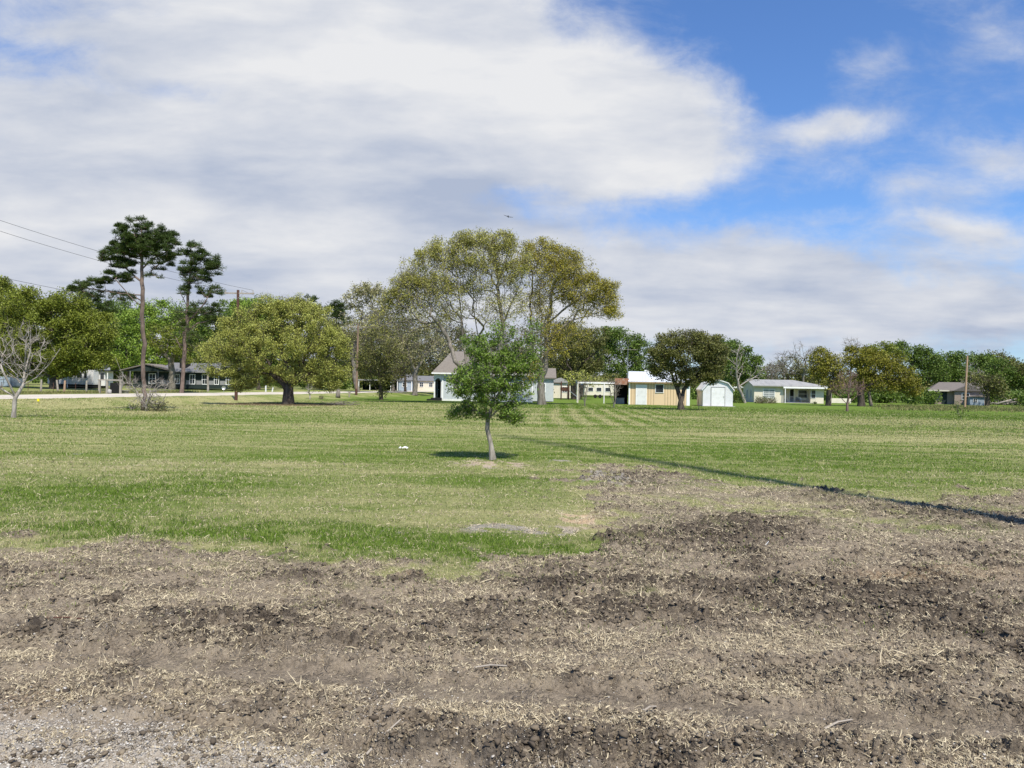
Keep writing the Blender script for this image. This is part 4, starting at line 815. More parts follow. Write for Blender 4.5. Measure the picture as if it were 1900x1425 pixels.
# far woods and rough grass
def build_far():
    r = np.random.default_rng(77); Ps = []
    for k in range(150):
        az = -42 + 84 * (k / 149) + r.normal(0, .3); D = r.uniform(225, 300); x = D * math.tan(math.radians(az)); h = r.uniform(7, 11) if az < 6 else r.uniform(6.0, 8.5)
        n = 900; u = r.normal(0, 1, (n, 3)); u /= np.linalg.norm(u, axis=1)[:, None]; u *= r.uniform(.6, 1, (n, 1)); R_ = r.uniform(4, 6.5)
        P = u * np.array([R_, R_, h * .5]) + np.array([x, D, h * .5]); Ps.append(P[P[:, 2] > 0])
    P = np.vstack(Ps); V, Q = leaf_quads(P, .9, .55, 5)
    tagp(link('woods', np_mesh('woods', V, Q), L_dark), 'dark distant woods closing the horizon behind the houses', 'woods', kind='stuff')
    Ps = []
    for (p0, p1, D0, D1, hh) in ((1560, 2000, 118, 150, 2.6), (1120, 1400, 128, 160, 2.6), (1395, 1600, 150, 175, 2.8), (1000, 1130, 150, 175, 2.4), (870, 1010, 120, 150, 2.6), (-60, 470, 135, 165, 3.2), (460, 700, 160, 190, 3.0)):
        for k in range(int((p1 - p0) / 9)):
            D = r.uniform(D0, D1); c = onground(r.uniform(p0, p1), D); n = 420; u = r.normal(0, 1, (n, 3)); u /= np.linalg.norm(u, axis=1)[:, None]; u *= r.uniform(.3, 1, (n, 1)); q = r.uniform(.6, 1.2)
            P = u * np.array([1.9 * q, 1.6 * q, hh * .55 * q]) + np.array([c.x, c.y, c.z + hh * .45 * q]); Ps.append(P[P[:, 2] > c.z])
    P = np.vstack(Ps); V, Q = leaf_quads(P, .42, .24, 15)
    tagp(link('undergrowth', np_mesh('undergrowth', V, Q), L_green), 'dark undergrowth filling the gaps between the back row of tree trunks', 'undergrowth', kind='stuff')
    n = 26000; px = r.uniform(1590, 2050, n); py = r.uniform(744, 758, n); x = []; y = []
    Dd = r.uniform(74, 112, n); u = (px - 950) / F; x = u * Dd; y = Dd
    f = fields(x, y); k_ = r.uniform(0, 1, n) < ss(1590, 1690, px) * ss(72, 84, Dd) * np.clip(.6 + fbm(x * .15, y * .15, 3, 12), 0, 1); x, y, n = x[k_], y[k_], int(k_.sum()); f = fields(x, y); h = .20 * r.uniform(.4, 1.5, n) * (1 + .5 * fbm(x * .4, y * .4, 2, 9))
    V, Q, T = blades(x, y, gbase(x, y), np.maximum(h, .05), .05 * r.uniform(.6, 1.4, n), .6, 8)
    me = np_mesh('tall_weeds', V, Q, T)
    m = island_mat('weed_blade', (.13, .15, .04), (.20, .19, .08), (.32, .26, .14))
    tagp(link('tall_weeds', me, m), 'strip of rough tall weeds along the back at the far right', 'weeds', kind='stuff')
    n = 9000; s = r.uniform(-.4 + 11.6, 15, n); y = r.uniform(45, 95, n); x = -29 + .149 * (y - 81) - s
    V, Q, T = blades(x, y, gbase(x, y), .22 * r.uniform(.3, 1.5, n), .06 * r.uniform(.6, 1.4, n), .5, 9)
    tagp(link('roadside_weeds', np_mesh('roadside_weeds', V, Q, T), m), 'pale roadside weeds along the far verge of the road', 'weeds', kind='stuff')
build_far()

# ------------------------------------------------------------------ hard-surface builder
class MB:
    def __init__(s): s.V = []; s.F = []
    def box(s, x0, x1, y0, y1, z0, z1):
        b = len(s.V); s.V += [(x, y, z) for x in (x0, x1) for y in (y0, y1) for z in (z0, z1)]
        s.F += [tuple(b + i for i in f) for f in ((0, 1, 3, 2), (4, 6, 7, 5), (0, 4, 5, 1), (2, 3, 7, 6), (0, 2, 6, 4), (1, 5, 7, 3))]; return s
    def extr(s, prof, axis, a, b_):
        n = len(prof); b = len(s.V)
        for t in (a, b_):
            for p, q in prof: s.V.append((t, p, q) if axis == 'x' else (p, t, q) if axis == 'y' else (p, q, t))
        s.F.append(tuple(b + i for i in range(n))[::-1]); s.F.append(tuple(b + n + i for i in range(n)))
        s.F += [(b + i, b + (i + 1) % n, b + n + (i + 1) % n, b + n + i) for i in range(n)]; return s
    def poly(s, V, F): b = len(s.V); s.V += [tuple(v) for v in V]; s.F += [tuple(b + i for i in f) for f in F]; return s
    def tube(s, pts, r, n=8, r1=None):
        V, Q = [], []; rr = np.linspace(r, r if r1 is None else r1, len(pts)); tube_chain(np.array(pts, float), rr, n, V, Q)
        Q += [tuple(range(n))[::-1], tuple(range(len(V) - n, len(V)))]
        return s.poly(V, Q)
    def build(s, name, mat_, parent=None, smooth=False):
        me = bpy.data.meshes.new(name); me.from_pydata([tuple(map(float, v)) for v in s.V], [], s.F); me.update()
        import bmesh
        bm = bmesh.new(); bm.from_mesh(me); bmesh.ops.recalc_face_normals(bm, faces=bm.faces); bm.to_mesh(me); bm.free()
        return link(name, me, mat_, parent, smooth)
M = {}
M['white'] = paint('white_weathered_paint', (.70, .70, .68), (.56, .56, .53), 2)
M['trim'] = paint('white_trim_paint', (.80, .80, .78), (.68, .67, .64), 3)
M['lap_white'] = paint('white_lap_siding', (.68, .68, .68), (.54, .54, .53), 1.5, lines=(2, .16, 'lap'))
M['lap_blue'] = paint('pale_blue_lap_siding', (.50, .53, .545), (.38, .41, .43), 1.5, lines=(2, .14, 'lap'))
M['shingle'] = paint('grey_brown_shingles', (.20, .178, .155), (.13, .115, .10), 5, .95, .1, lines=(2, .12, 'lap'), bumps=.6)
M['shingle_d'] = paint('dark_grey_shingles', (.17, .17, .175), (.10, .10, .105), 5, .95, .1, lines=(2, .1, 'lap'), bumps=.6)
M['shingle_far'] = paint('brown_grey_shingles', (.17, .15, .135), (.12, .105, .095), 4, .95, .1, lines=(2, .12, 'lap'), bumps=.6)
M['teal'] = paint('dark_teal_board', (.020, .032, .029), (.014, .02, .019), 2, lines=(0, .4, 'groove'))
M['grey'] = paint('grey_painted_board', (.25, .25, .25), (.18, .18, .18), 2)
M['tan'] = paint('tan_board_and_batten', (.68, .51, .31), (.62, .46, .28), 1.6, .8, dirt=(.55, .45, .32))
M['batten'] = paint('brown_batten', (.33, .235, .14), (.22, .16, .10), 2)
M['cream'] = paint('cream_wall', (.68, .62, .50), (.56, .52, .42), 1.5, .8, dirt=(.55, .52, .42))
M['cream2'] = paint('pale_cream_wall', (.66, .61, .49), (.55, .50, .40), 1.5, .8)
M['metal'] = paint('white_corrugated_metal', (.70, .73, .76), (.52, .54, .56), 1.2, .45, .5, .2, lines=(0, .30, 'wave'), st=(1, .2, .2))
M['metalg'] = paint('grey_metal_roof', (.34, .33, .31), (.22, .22, .21), 1.6, .6, .4, .1, lines=(0, .35, 'groove'), st=(1, .25, .25))
M['rust'] = paint('rusty_corrugated_metal', (.33, .15, .09), (.55, .50, .45), 2.5, .8, .2, .1, lines=(0, .22, 'wave'))
M['bluegrey'] = paint('blue_grey_tin', (.30, .36, .42), (.22, .26, .30), 2, .6, .4)
M['glass'] = paint('dark_window_glass', (.025, .03, .035), (.05, .055, .06), 1.5, .12, .6)
M['glassl'] = paint('curtained_window_glass', (.30, .32, .32), (.18, .20, .20), 3, .2, .5)
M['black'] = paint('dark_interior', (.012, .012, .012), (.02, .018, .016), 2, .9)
M['wood'] = paint('weathered_grey_wood', (.34, .30, .25), (.20, .17, .14), 5, .9, .1, st=(1, 1, .15), bumps=.5)
M['redwood'] = paint('brown_stained_wood', (.10, .05, .035), (.06, .035, .025), 5, .9, .1, st=(1, 1, .15), bumps=.5)
M['pole'] = paint('creosote_pole_wood', (.105, .055, .042), (.055, .033, .028), 6, .9, .1, st=(1, 1, .1), bumps=.5)
M['wood2'] = paint('brown_pole_wood', (.24, .165, .12), (.15, .10, .075), 6, .9, .1, st=(1, 1, .1), bumps=.5)
M['polel'] = paint('sun_bleached_pole_wood', (.42, .28, .18), (.26, .18, .13), 6, .9, .1, st=(1, 1, .1), bumps=.5)
M['steel'] = paint('galvanised_steel', (.50, .50, .50), (.36, .36, .36), 4, .4, .5, .6)
M['brick'] = paint('pale_pink_brick', (.34, .27, .225), (.26, .20, .17), 3, .9, .1, lines=(2, .09, 'groove'))
M['orange'] = paint('orange_tan_wall', (.62, .38, .22), (.5, .3, .18), 2)
M['yellow'] = paint('yellow_plastic', (.80, .68, .02), (.7, .55, .02), 2, .5)
M['wire'] = paint('dark_cable', (.06, .06, .065), (.04, .04, .045), 2, .6)
M['stone'] = paint('grey_stone', (.35, .33, .30), (.24, .22, .2), 4, .9, bumps=.5)

def window(parent, x0, x1, z0, z1, y=0.0, fr=.07, bars=(1, 1), glass='glass', frame='trim', side=None):
    """window on a wall facing -y at y; frame 6 cm proud"""
    a = MB(); t = .06
    a.box(x0, x1, y - t, y + .01, z0 - fr, z0); a.box(x0, x1, y - t, y + .01, z1, z1 + fr)
    a.box(x0 - fr, x0, y - t, y + .01, z0 - fr, z1 + fr); a.box(x1, x1 + fr, y - t, y + .01, z0 - fr, z1 + fr)
    for k in range(bars[0]): xm = x0 + (x1 - x0) * (k + 1) / (bars[0] + 1); a.box(xm - .02, xm + .02, y - .045, y - .02, z0, z1)
    for k in range(bars[1]): zm = z0 + (z1 - z0) * (k + 1) / (bars[1] + 1); a.box(x0, x1, y - .05, y - .018, zm - .02, zm + .02)
    f = a.build('window', M[frame], parent); MB().box(x0, x1, y - .016, y + .006, z0, z1).build('pane', M[glass], f)
    if side: f.rotation_euler = (0, 0, side[0]); f.location = side[1]
    return f
def hip_roof(x0, x1, y0, y1, z, h, ins0, ins1, mat_, parent, name='roof', t=.14):
    ym = (y0 + y1) / 2
    V = [(x0, y0, z), (x1, y0, z), (x1, y1, z), (x0, y1, z), (x0, y0, z + t), (x1, y0, z + t), (x1, y1, z + t), (x0, y1, z + t), (x0 + ins0, ym, z + h), (x1 - ins1, ym, z + h)]
    Fc = [(3, 2, 1, 0), (0, 1, 5, 4), (1, 2, 6, 5), (2, 3, 7, 6), (3, 0, 4, 7), (4, 5, 9, 8), (5, 6, 9), (6, 7, 8, 9), (7, 4, 8)]
    return MB().poly(V, Fc).build(name, M[mat_], parent)

def mpp(D): return D / F

# ---- tan workshop
def workshop():
    A = G(1167, 750.5); Bp = G(1275, 753); ang = math.atan2(Bp.y - A.y, Bp.x - A.x); Wd = 6.45; k = Wd / 108.
    r = empty('workshop', A, -.155, 'tan board-and-batten workshop with a white door and white metal roof', 'workshop')
    MB().extr([(0, 0), (0, 2.55), (2.4, 3.5), (4.8, 2.55), (4.8, 0)], 'x', 0, Wd).build('wall', M['tan'], r)
    x = .25
    while x < Wd - .4:
        if not (.66 < x < 1.95 or 2.75 < x < 3.75): MB().box(x - .018, x + .018, -.02, -.001, .05, 2.5).build('batten', M['batten'], r)
        x += .30
    MB().box(-.05, .10, -.05, -.002, 0, 2.5).build('corner_board', M['trim'], r); MB().box(Wd - .32, Wd + .03, -.045, -.002, 0, 2.5).build('corner_board', M['trim'], r)
    MB().extr([(-.35, 2.44), (-.35, 2.52), (2.4, 3.68), (5.1, 2.52), (5.1, 2.44), (2.4, 3.57)], 'x', -.12, Wd + .15).build('roof', M['metal'], r)
    MB().box(-.1, Wd + .13, -.37, -.352, 2.36, 2.50).build('fascia', M['batten'], r)
    d = MB().box(.80, 1.82, -.05, -.002, .02, 2.1).build('door', M['white'], r)
    MB().box(.72, .80, -.06, -.001, 0, 2.18).box(1.82, 1.90, -.06, -.001, 0, 2.18).box(.8, 1.82, -.06, -.001, 2.1, 2.18).build('frame', M['trim'], d)
    MB().box(.88, .92, -.09, -.05, 1.0, 1.05).build('handle', M['steel'], d)
    window(r, 2.85, 3.65, 1.38, 2.2, 0, .05, (0, 0))
    v = MB().box(1.65, 2.0, 2.2, 2.6, 3.5, 3.85).box(2.05, 2.5, 2.2, 2.6, 3.5, 3.78).build('roof_vent', M['white'], r)
    # rusty lean-to at its left
    q = empty('lean_to', G(1141, 750), -.12, 'open dark lean-to with a rusty corrugated front left of the workshop', 'lean-to')
    MB().box(-.05, 1.5, .05, .12, 2.15, 2.85).build('front_panel', M['rust'], q)
    MB().box(-.2, 1.5, .13, 3.0, 2.20, 2.26).build('roof', M['rust'], q)
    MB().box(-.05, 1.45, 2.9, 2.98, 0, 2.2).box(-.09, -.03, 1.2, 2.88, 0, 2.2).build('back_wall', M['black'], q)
    for xx in (-.02, 1.42): MB().box(xx, xx + .07, .13, .20, 0, 2.2).build('post', M['wood'], q)
    f = empty('chest_freezer', G(1152, 749.5) + Vector((0, .5, 0)), 0.05, 'low white chest standing in the mouth of the lean-to', 'chest')
    MB().box(-.5, .45, 0, .55, 0, .58).build('cabinet', M['white'], f); MB().box(-.52, .47, -.02, .57, .6, .67).build('lid', M['white'], f)
    g = empty('junk_bundle', G(1143, 749) + Vector((0.05, .9, 0)), 0, 'grey junk bundle leaning inside the lean-to', 'junk')
    bb = MB()
    for kk in range(6): bb.tube([(-.05 + .07 * kk, 0, .7), (.0 + .06 * kk, .1, 1.1), (.05 * kk, .2, 1.7 + .06 * (kk % 3))], .03, 5)
    bb.box(-.1, .45, -.05, .3, 0, .7); bb.build('bundle', M['stone'], g)
workshop()
# ---- antenna
def antenna():
    p = G(1163, 748); r = empty('tv_antenna', p, 0, 'tall thin mast with a flat television antenna above the lean-to', 'antenna'); s = p.y / F
    h = 105 * s; MB().tube([(0, 0, 0), (0.04, 0, h)], .03, 6, .022).build('mast', M['steel'], r)
    b = MB().tube([(-1.45, 0, h - .32), (1.2, 0, h - .38)], .02, 6)
    b.build('boom', M['wood'], r); e = MB()
    for i in range(11):
        x = -1.4 + .25 * i; L = .25 + .05 * i; e.tube([(x, -L, h - .34), (x, L, h - .34)], .009, 4)
    e.build('elements', M['wood'], r)
antenna()
# ---- white pipe frame
def pipe_frame():
    p = G(1072, 747.5); r = empty('pipe_frame', p, -.02, 'white pipe frame of a carport without a cover', 'frame'); k = 2.2
    Wd = 5.75
    for (x, y) in ((0, 0), (2.95, -.3), (0.1, 2.6), (Wd, 2.6)): MB().tube([(x, y, 0), (x, y, 2.22)], .065, 8).build('post', M['cream' if x == 0 else 'trim'], r)
    MB().tube([(-.05, -.02, 2.25), (2.95, -.3, 2.26), (Wd, -.2, 2.24)], .055, 8).tube([(.1, 2.6, 2.35), (Wd, 2.6, 2.35)], .05, 8).build('beam', M['trim'], r)
    MB().tube([(0, 0, 2.3), (.1, 2.6, 2.3)], .04, 6).tube([(2.95, -.3, 2.3), (2.95, 2.6, 2.3)], .04, 6).tube([(Wd, -.2, 2.3), (Wd, 2.6, 2.3)], .04, 6).tube([(0, 1.2, 2.48), (Wd, 1.2, 2.48)], .035, 6).build('crossbars', M['wood'], r)
pipe_frame()
# ---- barn shed
def barn_shed():
    a = G(1304, 753.5); r = empty('barn_shed', a, -.066, 'small white barn-style shed with a gambrel roof and double door', 'shed'); W_ = 3.15; Dp = 3.6
    prof = [(0, 0), (0, 1.72), (.55, 2.45), (W_ / 2, 2.78), (W_ - .55, 2.45), (W_, 1.72), (W_, 0)]
    MB().extr(prof, 'y', 0, Dp).build('wall', M['lap_white'], r)
    o = [(-.14, 1.62), (-.12, 1.78), (.50, 2.55), (W_ / 2, 2.91), (W_ - .5, 2.55), (W_ + .12, 1.78), (W_ + .14, 1.62), (W_ + .05, 1.74), (W_ - .55, 2.47), (W_ / 2, 2.80), (.55, 2.47), (-.05, 1.74)]
    MB().extr(o, 'y', -.18, Dp + .12).build('roof', M['white'], r)
    d = MB().box(.88, 2.28, -.05, -.002, .05, 2.0).build('door', M['white'], r)
    MB().box(.84, .88, -.06, -.001, 0, 2.04).box(2.28, 2.33, -.065, -.001, 0, 2.04).box(.84, 2.33, -.065, -.001, 2.04, 2.09).build('frame', M['grey'], d)
    MB().box(2.17, 2.22, -.10, -.05, .95, 1.1).build('handle', M['steel'], d)
    MB().box(-.1, W_ + .2, -.35, Dp, -.05, .035).build('slab', M['stone'], r)
barn_shed()
q = G(1297, 760.5); r = empty('bent_pole', q, 0, 'thin bent pale pole leaning between the dark oak and the barn shed', 'pole')
s = q.y / F; MB().tube([(0, 0, 0), (-.08, 0, .9), (-.25, 0, 1.7), (-.6, 0, 2.25), (-1.0, 0, 2.4)], .028, 6, .02).build('rod', M['polel'], r)

# ---- cream house
def cream_house():
    D = 113; a = onground(1399.5, D); r = empty('cream_house', a, -.10, 'low cream ranch house with a recessed front porch', 'house'); k = D / F; W_ = 10.1
    b = MB().box(0, 4.25, 0, 8, 0, 2.45).box(4.252, 8.2, 1.7, 7.998, 0, 2.448).box(8.202, W_, .15, 7.99, 0, 2.446)
    b.build('wall', M['cream'], r)
    MB().extr([(0, 2.452), (8, 2.452), (4, 3.3)], 'x', 0, W_ - 4).build('gable', M['cream'], r)
    x0, x1 = -.35, W_ + .5
    V = [(x0, -.5, 2.42), (x1, -.5, 2.42), (x1, 8.5, 2.42), (x0, 8.5, 2.42), (x0, -.5, 2.56), (x1, -.5, 2.56), (x1, 8.5, 2.56), (x0, 8.5, 2.56), (x0, 4, 3.5), (x1 - 4.0, 4, 3.5), (x0, 4, 3.36), (x1 - 4, 4, 3.36)]
    Fc = [(0, 1, 5, 4), (1, 2, 6, 5), (2, 3, 7, 6), (4, 5, 9, 8), (5, 6, 9), (6, 7, 8, 9), (0, 4, 8, 10), (3, 10, 8, 7), (0, 10, 11, 1), (3, 2, 11, 10), (1, 11, 2)]
    MB().poly(V, Fc).build('roof', M['metalg'], r)
    MB().box(4.1, W_ + .6, -.62, -.502, 2.18, 2.42).build('porch_beam', M['trim'], r)
    MB().box(4.32, 4.42, -.60, -.50, 0, 2.18).build('post', M['trim'], r)
    MB().box(4.26, 8.19, -.3, 1.69, 0, .08).build('porch_floor', M['stone'], r)
    window(r, 1.35, 2.95, .75, 1.95, 0, .08, (1, 3), 'glassl')
    window(r, 6.85, 8.1, .8, 1.95, 1.7, .07, (0, 1), 'glass')
    window(r, 8.30, 8.9, .8, 1.95, .15, .05, (0, 1), 'glass')
    window(r, -2.3, -1.75, .6, 1.9, 0, .06, (0, 0), 'glass', 'trim', (-math.pi / 2, (0, 0, 0)))
    window(r, -5.2, -4.5, .6, 1.9, 0, .06, (0, 0), 'glass', 'trim', (-math.pi / 2, (0, 0, 0)))
    d = MB().box(5.55, 5.62, 1.62, 1.698, .08, 2.15).box(6.18, 6.25, 1.62, 1.698, .08, 2.15).box(5.62, 6.18, 1.62, 1.698, 2.05, 2.15).box(5.62, 6.18, 1.64, 1.698, .08, .2)
    for z in (.35, .55, .75, .95): d.box(5.62, 6.18, 1.63, 1.66, z, z + .05)
    d = d.build('door', M['trim'], r); MB().box(5.62, 6.18, 1.67, 1.695, .2, 2.05).build('pane', M['black'], d)
    c = MB().box(W_ + .52, W_ + 1.3, .5, 6, 2.1, 2.3); c.build('carport_roof', M['cream2'], r)
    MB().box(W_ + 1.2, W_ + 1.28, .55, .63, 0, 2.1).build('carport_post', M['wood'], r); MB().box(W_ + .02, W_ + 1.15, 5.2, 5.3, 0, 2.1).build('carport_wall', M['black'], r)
    # garden swing frame and chairs on the porch
    g = empty('swing_frame', a + Vector((4.95, .7, .08)), 0, 'white A-shaped swing frame on the cream house porch', 'swing')
    for y in (0, .6):
        MB().tube([(-.4, y, 0), (0, y, 1.45)], .03, 5).tube([(.4, y, 0), (0, y, 1.45)], .03, 5).build('leg', M['trim'], g)
    MB().tube([(0, -.05, 1.45), (0, .65, 1.45)], .03, 5).build('top_bar', M['trim'], g); MB().box(-.2, .25, .1, .5, .4, .46).build('seat', M['wood'], g)
    for i, (x, lab) in enumerate(((6.9, 'dark porch chair left of the white bench on the cream house porch'), (7.9, 'low white bench on the cream house porch'))):
        g = empty('porch_seat', a + Vector((x, .5, .08)), 0, lab, 'seat')
        mt = M['grey' if i == 0 else 'trim']; w2 = .3 if i == 0 else .7
        MB().box(-w2, w2, 0, .5, .38, .44).build('seat', mt, g); MB().box(-w2, w2, .46, .5, .45, .85).build('backrest', mt, g)
        for (lx, ly) in ((-w2, 0), (w2 - .05, 0), (-w2, .45), (w2 - .05, .45)): MB().box(lx, lx + .05, ly, ly + .05, 0, .38).build('leg', mt, g)
cream_house()
o = MB().box(0, 3.4, 0, .2, 0, .75).build('garden_wall', M['cream2']); o.location = onground(1540, 121); tagp(o, 'low pale block wall right of the cream house', 'wall')
def far_orange():
    a = onground(1357, 160); r = empty('far_house', a, 0, 'far orange-walled building with a white roof edge behind the barn shed', 'house')
    MB().box(-1.5, 2.6, 0, 4, 0, 2.2).build('wall', M['orange'], r); MB().box(-1.8, 2.8, -.2, 4.2, 2.22, 2.6).build('roof', M['white'], r)
far_orange()

# ---- pale blue house in the middle
def blue_house():
    a = G(820, 743.5); r = empty('blue_house', a, -.03, 'pale blue clapboard house with a steep brown roof behind the sapling', 'house'); k = a.y / F; W_ = 168 * k
    D2 = 8.5
    MB().box(0, W_, 0, D2, .12, 3.05).build('wall', M['lap_blue'], r)
    MB().box(-.05, W_ + .01, -.03, -.002, 0, .2).build('skirting', M['white'], r)
    MB().box(-.02, .12, -.04, -.003, .2, 3.05).build('corner_board', M['trim'], r); MB().box(W_ - .1, W_ + .02, -.04, -.003, .2, 3.05).build('corner_board', M['trim'], r)
    # arched entrance porch on the left side
    p = MB(); pts = [(-.95, .12), (-.95, 3.05), (-.02, 3.05), (-.02, .12), (-.14, .12), (-.14, 2.1)]
    for i in range(7): t = math.pi * i / 6; pts.append((-.48 + .34 * math.cos(t), 2.1 + .45 * math.sin(t)))
    pts += [(-.82, .12)]; p.extr(pts, 'y', .05, .17)
    p.build('porch_arch', M['trim'], r)
    MB().box(-.95, -.85, .18, 2.2, .12, 3.05).build('porch_side', M['lap_blue'], r); MB().box(-.84, -.03, 2.05, 2.2, .12, 3.0).build('porch_back', M['lap_blue'], r)
    d = MB().box(-.75, -.12, 2.0, 2.048, .3, 2.3).build('door', M['teal'], r); MB().box(-.7, -.65, 1.96, 2.0, 1.2, 1.3).build('handle', M['steel'], d)
    MB().box(-1.6, 0, -.9, .04, 0, .18).box(-1.2, 0, -.5, .045, .18, .33).build('steps', M['black'], r)
    # roof: low flared skirt then steep hip
    x0, x1, y0, y1 = -1.15, W_ + .4, -.45, D2 + .45; z = 3.05
    V = [(x0, y0, z), (x1, y0, z), (x1, y1, z), (x0, y1, z), (x0, y0, z + .12), (x1, y0, z + .12), (x1, y1, z + .12), (x0, y1, z + .12),
         (x0 + .95, y0 + 2.0, z + 1.45), (x1 - .95, y0 + 2.0, z + 1.45), (x1 - .95, y1 - 2.0, z + 1.45), (x0 + .95, y1 - 2.0, z + 1.45),
         (x0 + 1.7, (y0 + y1) / 2, z + 2.75), (x1 - 4.5, (y0 + y1) / 2, z + 2.75)]
    Fc = [(3, 2, 1, 0), (0, 1, 5, 4), (1, 2, 6, 5), (2, 3, 7, 6), (3, 0, 4, 7), (4, 5, 9, 8), (5, 6, 10, 9), (6, 7, 11, 10), (7, 4, 8, 11), (8, 9, 13, 12), (9, 10, 13), (10, 11, 12, 13), (11, 8, 12)]
    MB().poly(V, Fc).build('roof', M['shingle'], r)
    MB().box(x0, x1, y0 - .03, y0 - .002, z - .04, z + .12).box(x0 - .03, x0 - .002, y0, y1, z - .04, z + .12).build('fascia', M['trim'], r)
    for (xa, xb) in ((1.25, 1.95), (4.0, 5.0), (8.45, 9.05)): window(r, xa, xb, 1.25, 2.35, 0, .1, (0, 1))
    # rear wing seen right of the big oak
    w_ = MB().box(W_ + .02, W_ + 2.4, 2.5, 8, .1, 2.8).build('wing_wall', M['lap_blue'], r)
    MB().extr([(2.2, 2.72), (2.2, 2.84), (5.2, 4.0), (8.3, 2.84), (8.3, 2.72), (5.2, 3.86)], 'x', W_ - .2, W_ + 2.7).build('wing_roof', M['shingle'], r)
    window(r, W_ + .8, W_ + 1.4, 1.2, 2.1, 2.5, .08, (0, 1))
blue_house()

# ---- dark green house across the road
def dark_house():
    D = 112; a = onground(232, D); r = empty('dark_house', a, 0.0, 'long dark green ranch house with white-framed windows across the road', 'house'); k = D / F; W_ = 200 * k
    X_ = lambda px: (px - 232) * k
    MB().box(1.2, W_, 0, 8, 0, 2.5).build('wall', M['teal'], r)
    for (p0, p1) in ((296, 311), (345, 351), (364, 373), (386, 396), (408, 419)): MB().box(X_(p0), X_(p1), -.03, -.002, .6, 1.2).build('lower_panel', M['grey'], r)
    MB().extr([(-.6, 2.42), (-.6, 2.56), (4, 3.9), (8.6, 2.56), (8.6, 2.42), (4, 3.74)], 'x', 5.0, W_ + .6).build('roof', M['shingle_d'], r)
    # front gable over the left end
    MB().extr([(-.3, 2.44), (-.3, 2.58), (3.6, 3.58), (7.6, 2.58), (7.6, 2.44), (3.6, 3.42)], 'y', -1.2, 4).build('gable_roof', M['shingle'], r)
    MB().extr([(.3, 2.45), (3.6, 3.4), (6.9, 2.45)], 'y', -1.0, -.9).build('gable_wall', M['teal'], r)
    MB().box(-.3, W_ + .6, -.64, -.61, 2.38, 2.54).build('fascia', M['grey'], r)
    for x in (.1, 1.2, 5.3): MB().box(x, x + .08, -1.05, -.97, 0, 2.44).build('porch_post', M['grey'], r)
    MB().box(7.6, 8.6, 1.0, 2.4, 2.6, 4.5).build('chimney', M['black'], r)
    for (p0, p1) in ((277, 288), (314, 320), (325, 332), (352.5, 361), (375.5, 384), (398, 405), (420, 428)): window(r, X_(p0), X_(p1), .72, 2.05, 0, .09, (1, 1))
dark_house()
o = MB(); 
def trailer_home():
    D = 97; a = onground(88, D); r = empty('trailer_home', a, -.06, 'white clapboard trailer home in the shade of the live oak', 'house'); k = D / F
    W_ = 88 * k; prof = [(0, .45), (0, 2.75), (.35, 3.0), (3.2, 3.0), (3.6, 2.7), (3.6, .45)]
    MB().extr(prof, 'x', 0, W_).build('wall', M['lap_white'], r)
    MB().box(.1, W_ - .1, .2, 3.3, 0, .45).build('skirting', M['black'], r); MB().box(-.08, W_ + .08, .3, 3.3, 3.004, 3.08).build('roof', M['metalg'], r)
    for (xa, xb) in ((.8, 1.9), (3.9, 4.6), (4.85, 5.25)): window(r, xa, xb, 1.25, 2.0, 0, .05, (0, 0))
    MB().box(2.3, 3.6, -1.4, -.02, 2.2, 2.28).build('awning', M['white'], r)
    for x in (2.35, 3.5): MB().box(x, x + .07, -1.35, -1.28, 0, 2.2).build('awning_post', M['trim'], r)
    q = empty('side_annex', a + Vector((W_ + .05, .9, 0)), 0, 'small white annex with two posts right of the trailer home', 'annex')
    MB().box(0, .75, 0, 2, .3, 2.2).build('wall', M['lap_white'], q); MB().box(-.02, 1.4, -.3, 2.2, 2.22, 2.34).build('roof', M['black'], q)
    MB().box(1.1, 1.2, -.2, -.1, 0, 2.2).build('post', M['trim'], q); MB().box(.15, .6, -.03, -.002, 1.1, 1.9).build('window', M['glass'], q)
    q = empty('grey_toned_shed', onground(-8, 95), 0, 'blue-grey shed behind the bare tree at the left edge', 'shed')
    MB().box(-1, 1.8, 0, 3, 0, 2.3).build('wall', M['bluegrey'], q); MB().extr([(-1.2, 2.3), (.4, 3.0), (2, 2.3)], 'y', -.2, 3.2).build('roof', M['bluegrey'], q)
trailer_home()

